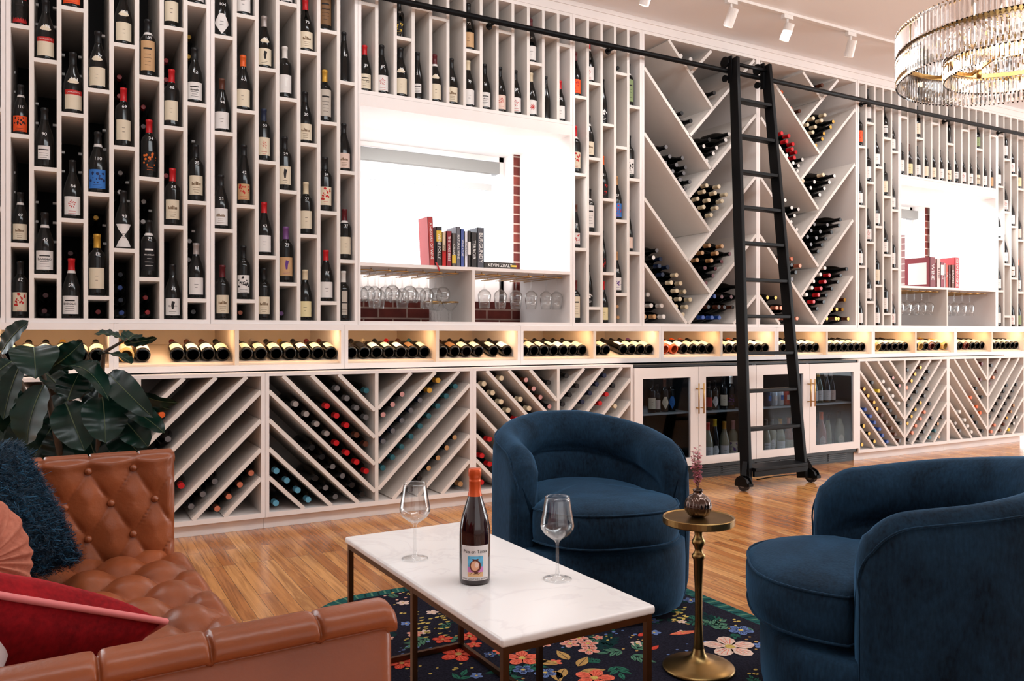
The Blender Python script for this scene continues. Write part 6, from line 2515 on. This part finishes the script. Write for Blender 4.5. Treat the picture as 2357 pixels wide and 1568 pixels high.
def leaf(b, tip, w, zb=ZP, zt=ZP, roll=0.0, droop=.10, fold=.25, wide=.5, lookup=.35):
    """base and tip pixels, width in pixels, depth at base and tip"""
    a, e = wp(b[0], b[1], zb), wp(tip[0], tip[1], zt)
    L_ = (e - a).length
    W = w * ZP / F / 2 * 1.12
    d = (e - a).normalized()
    tocam = (Vector((0, -D0, H + lookup * 3)) - (plant.location + (a + e) / 2)).normalized()
    nrm = (tocam - d * tocam.dot(d)).normalized()
    nrm = Matrix.Rotation(roll, 3, d) @ nrm
    s = d.cross(nrm).normalized()
    NU, NW = 18, 8
    m, rb = MB(), MB()
    def pos(u, v):
        shape = (max(0, sin(pi * min(1, u) ** .95)) ** .52) * (1 - .05 * u)
        if u > .9:
            shape *= 1 - (u - .9) / .1 * .55
        x = v * W * shape
        z = fold * abs(x) * 1.0 - droop * L_ * (2 * u - 1) ** 2 + droop * L_ * .5
        z += .004 * sin(u * 26) * abs(v)
        return a + d * (u * L_) + s * x + nrm * z
    m.grid(lambda u, v: pos(u, -1 + 2 * v), NU, NW)
    k = len(m.v)
    o = loc_build(m, 'leaf', LEAF, plant, smooth=True)
    for i in range(NU + 1):
        u = i / NU
        c = pos(u, 0) + nrm * .0016
        hw = .0026 * (1 - u * .75)
        rb.v += [tuple(c - s * hw), tuple(c + nrm * .0012), tuple(c + s * hw)]
    for i in range(NU):
        rb.face((3 * i, 3 * i + 1, 3 * i + 4, 3 * i + 3))
        rb.face((3 * i + 1, 3 * i + 2, 3 * i + 5, 3 * i + 4))
    loc_build(rb, 'midrib', RIBM, o, smooth=True)
Lf = [((0, 812), (64, 738), 44, 3.0, 2.95, -.5, .06), ((78, 792), (82, 866), 90, 2.96, 2.84, 0, .16), ((122, 846), (190, 788), 58, 3.0, 3.02, .5, .12), ((118, 842), (254, 900), 62, 2.96, 2.86, -.75, .26),
      ((292, 784), (218, 766), 34, 2.97, 2.9, .9, .12), ((290, 786), (316, 768), 40, 3.0, 3.1, -.3, .10), ((286, 792), (362, 778), 20, 2.96, 2.88, 1.0, .02), ((228, 812), (304, 834), 42, 2.97, 2.87, -.9, .08),
      ((243, 854), (346, 956), 58, 2.98, 2.84, .25, .14), ((284, 932), (378, 994), 46, 2.96, 2.88, -.2, .08), ((150, 924), (194, 1036), 80, 2.92, 2.84, .1, .10), ((236, 912), (243, 1018), 88, 2.94, 2.86, -.15, .10),
      ((98, 884), (58, 1024), 88, 2.92, 2.88, .7, .08), ((155, 922), (182, 858), 62, 2.9, 2.96, -.2, .06), ((278, 958), (340, 1028), 62, 2.98, 2.92, .1, .10), ((262, 985), (330, 1052), 74, 3.0, 2.95, .2, .10),
      ((46, 836), (6, 966), 52, 2.95, 2.9, .6, .05), ((272, 868), (288, 932), 44, 3.06, 3.02, .4, .05), ((96, 850), (152, 912), 56, 3.04, 3.0, -.5, .06), ((236, 866), (184, 838), 46, 3.08, 3.06, .3, .05),
      ((112, 868), (150, 838), 50, 3.06, 3.1, .1, .05), ((150, 880), (214, 900), 56, 3.06, 3.04, -.3, .06), ((198, 905), (260, 950), 60, 3.06, 3.0, .3, .06),
      ((90, 960), (20, 1040), 66, 3.06, 3.0, .3, .06), ((120, 980), (70, 1070), 70, 3.05, 2.98, -.2, .06), ((160, 985), (120, 1075), 70, 3.05, 3.0, .2, .06), ((200, 990), (230, 1080), 70, 3.06, 3.0, .3, .06),
      ((60, 900), (10, 1000), 70, 3.1, 3.06, -.3, .06), ((28, 830), (-30, 880), 50, 3.08, 3.0, .3, .1), ((230, 940), (290, 1010), 66, 3.1, 3.05, -.2, .06), ((110, 915), (155, 985), 64, 3.1, 3.05, .3, .06),
      ((298, 888), (402, 932), 34, 2.98, 2.9, 1.1, .16), ((296, 900), (388, 944), 34, 3.0, 2.93, .9, .12), ((60, 1000), (110, 1080), 70, 3.08, 3.04, .0, .05), ((10, 960), (-20, 1050), 70, 3.08, 3.04, .3, .05),
      ((70, 930), (110, 1010), 70, 3.1, 3.06, .5, .05)]
for l in Lf:
    leaf(l[0], l[1], l[2], l[3], l[4], l[5], l[6])
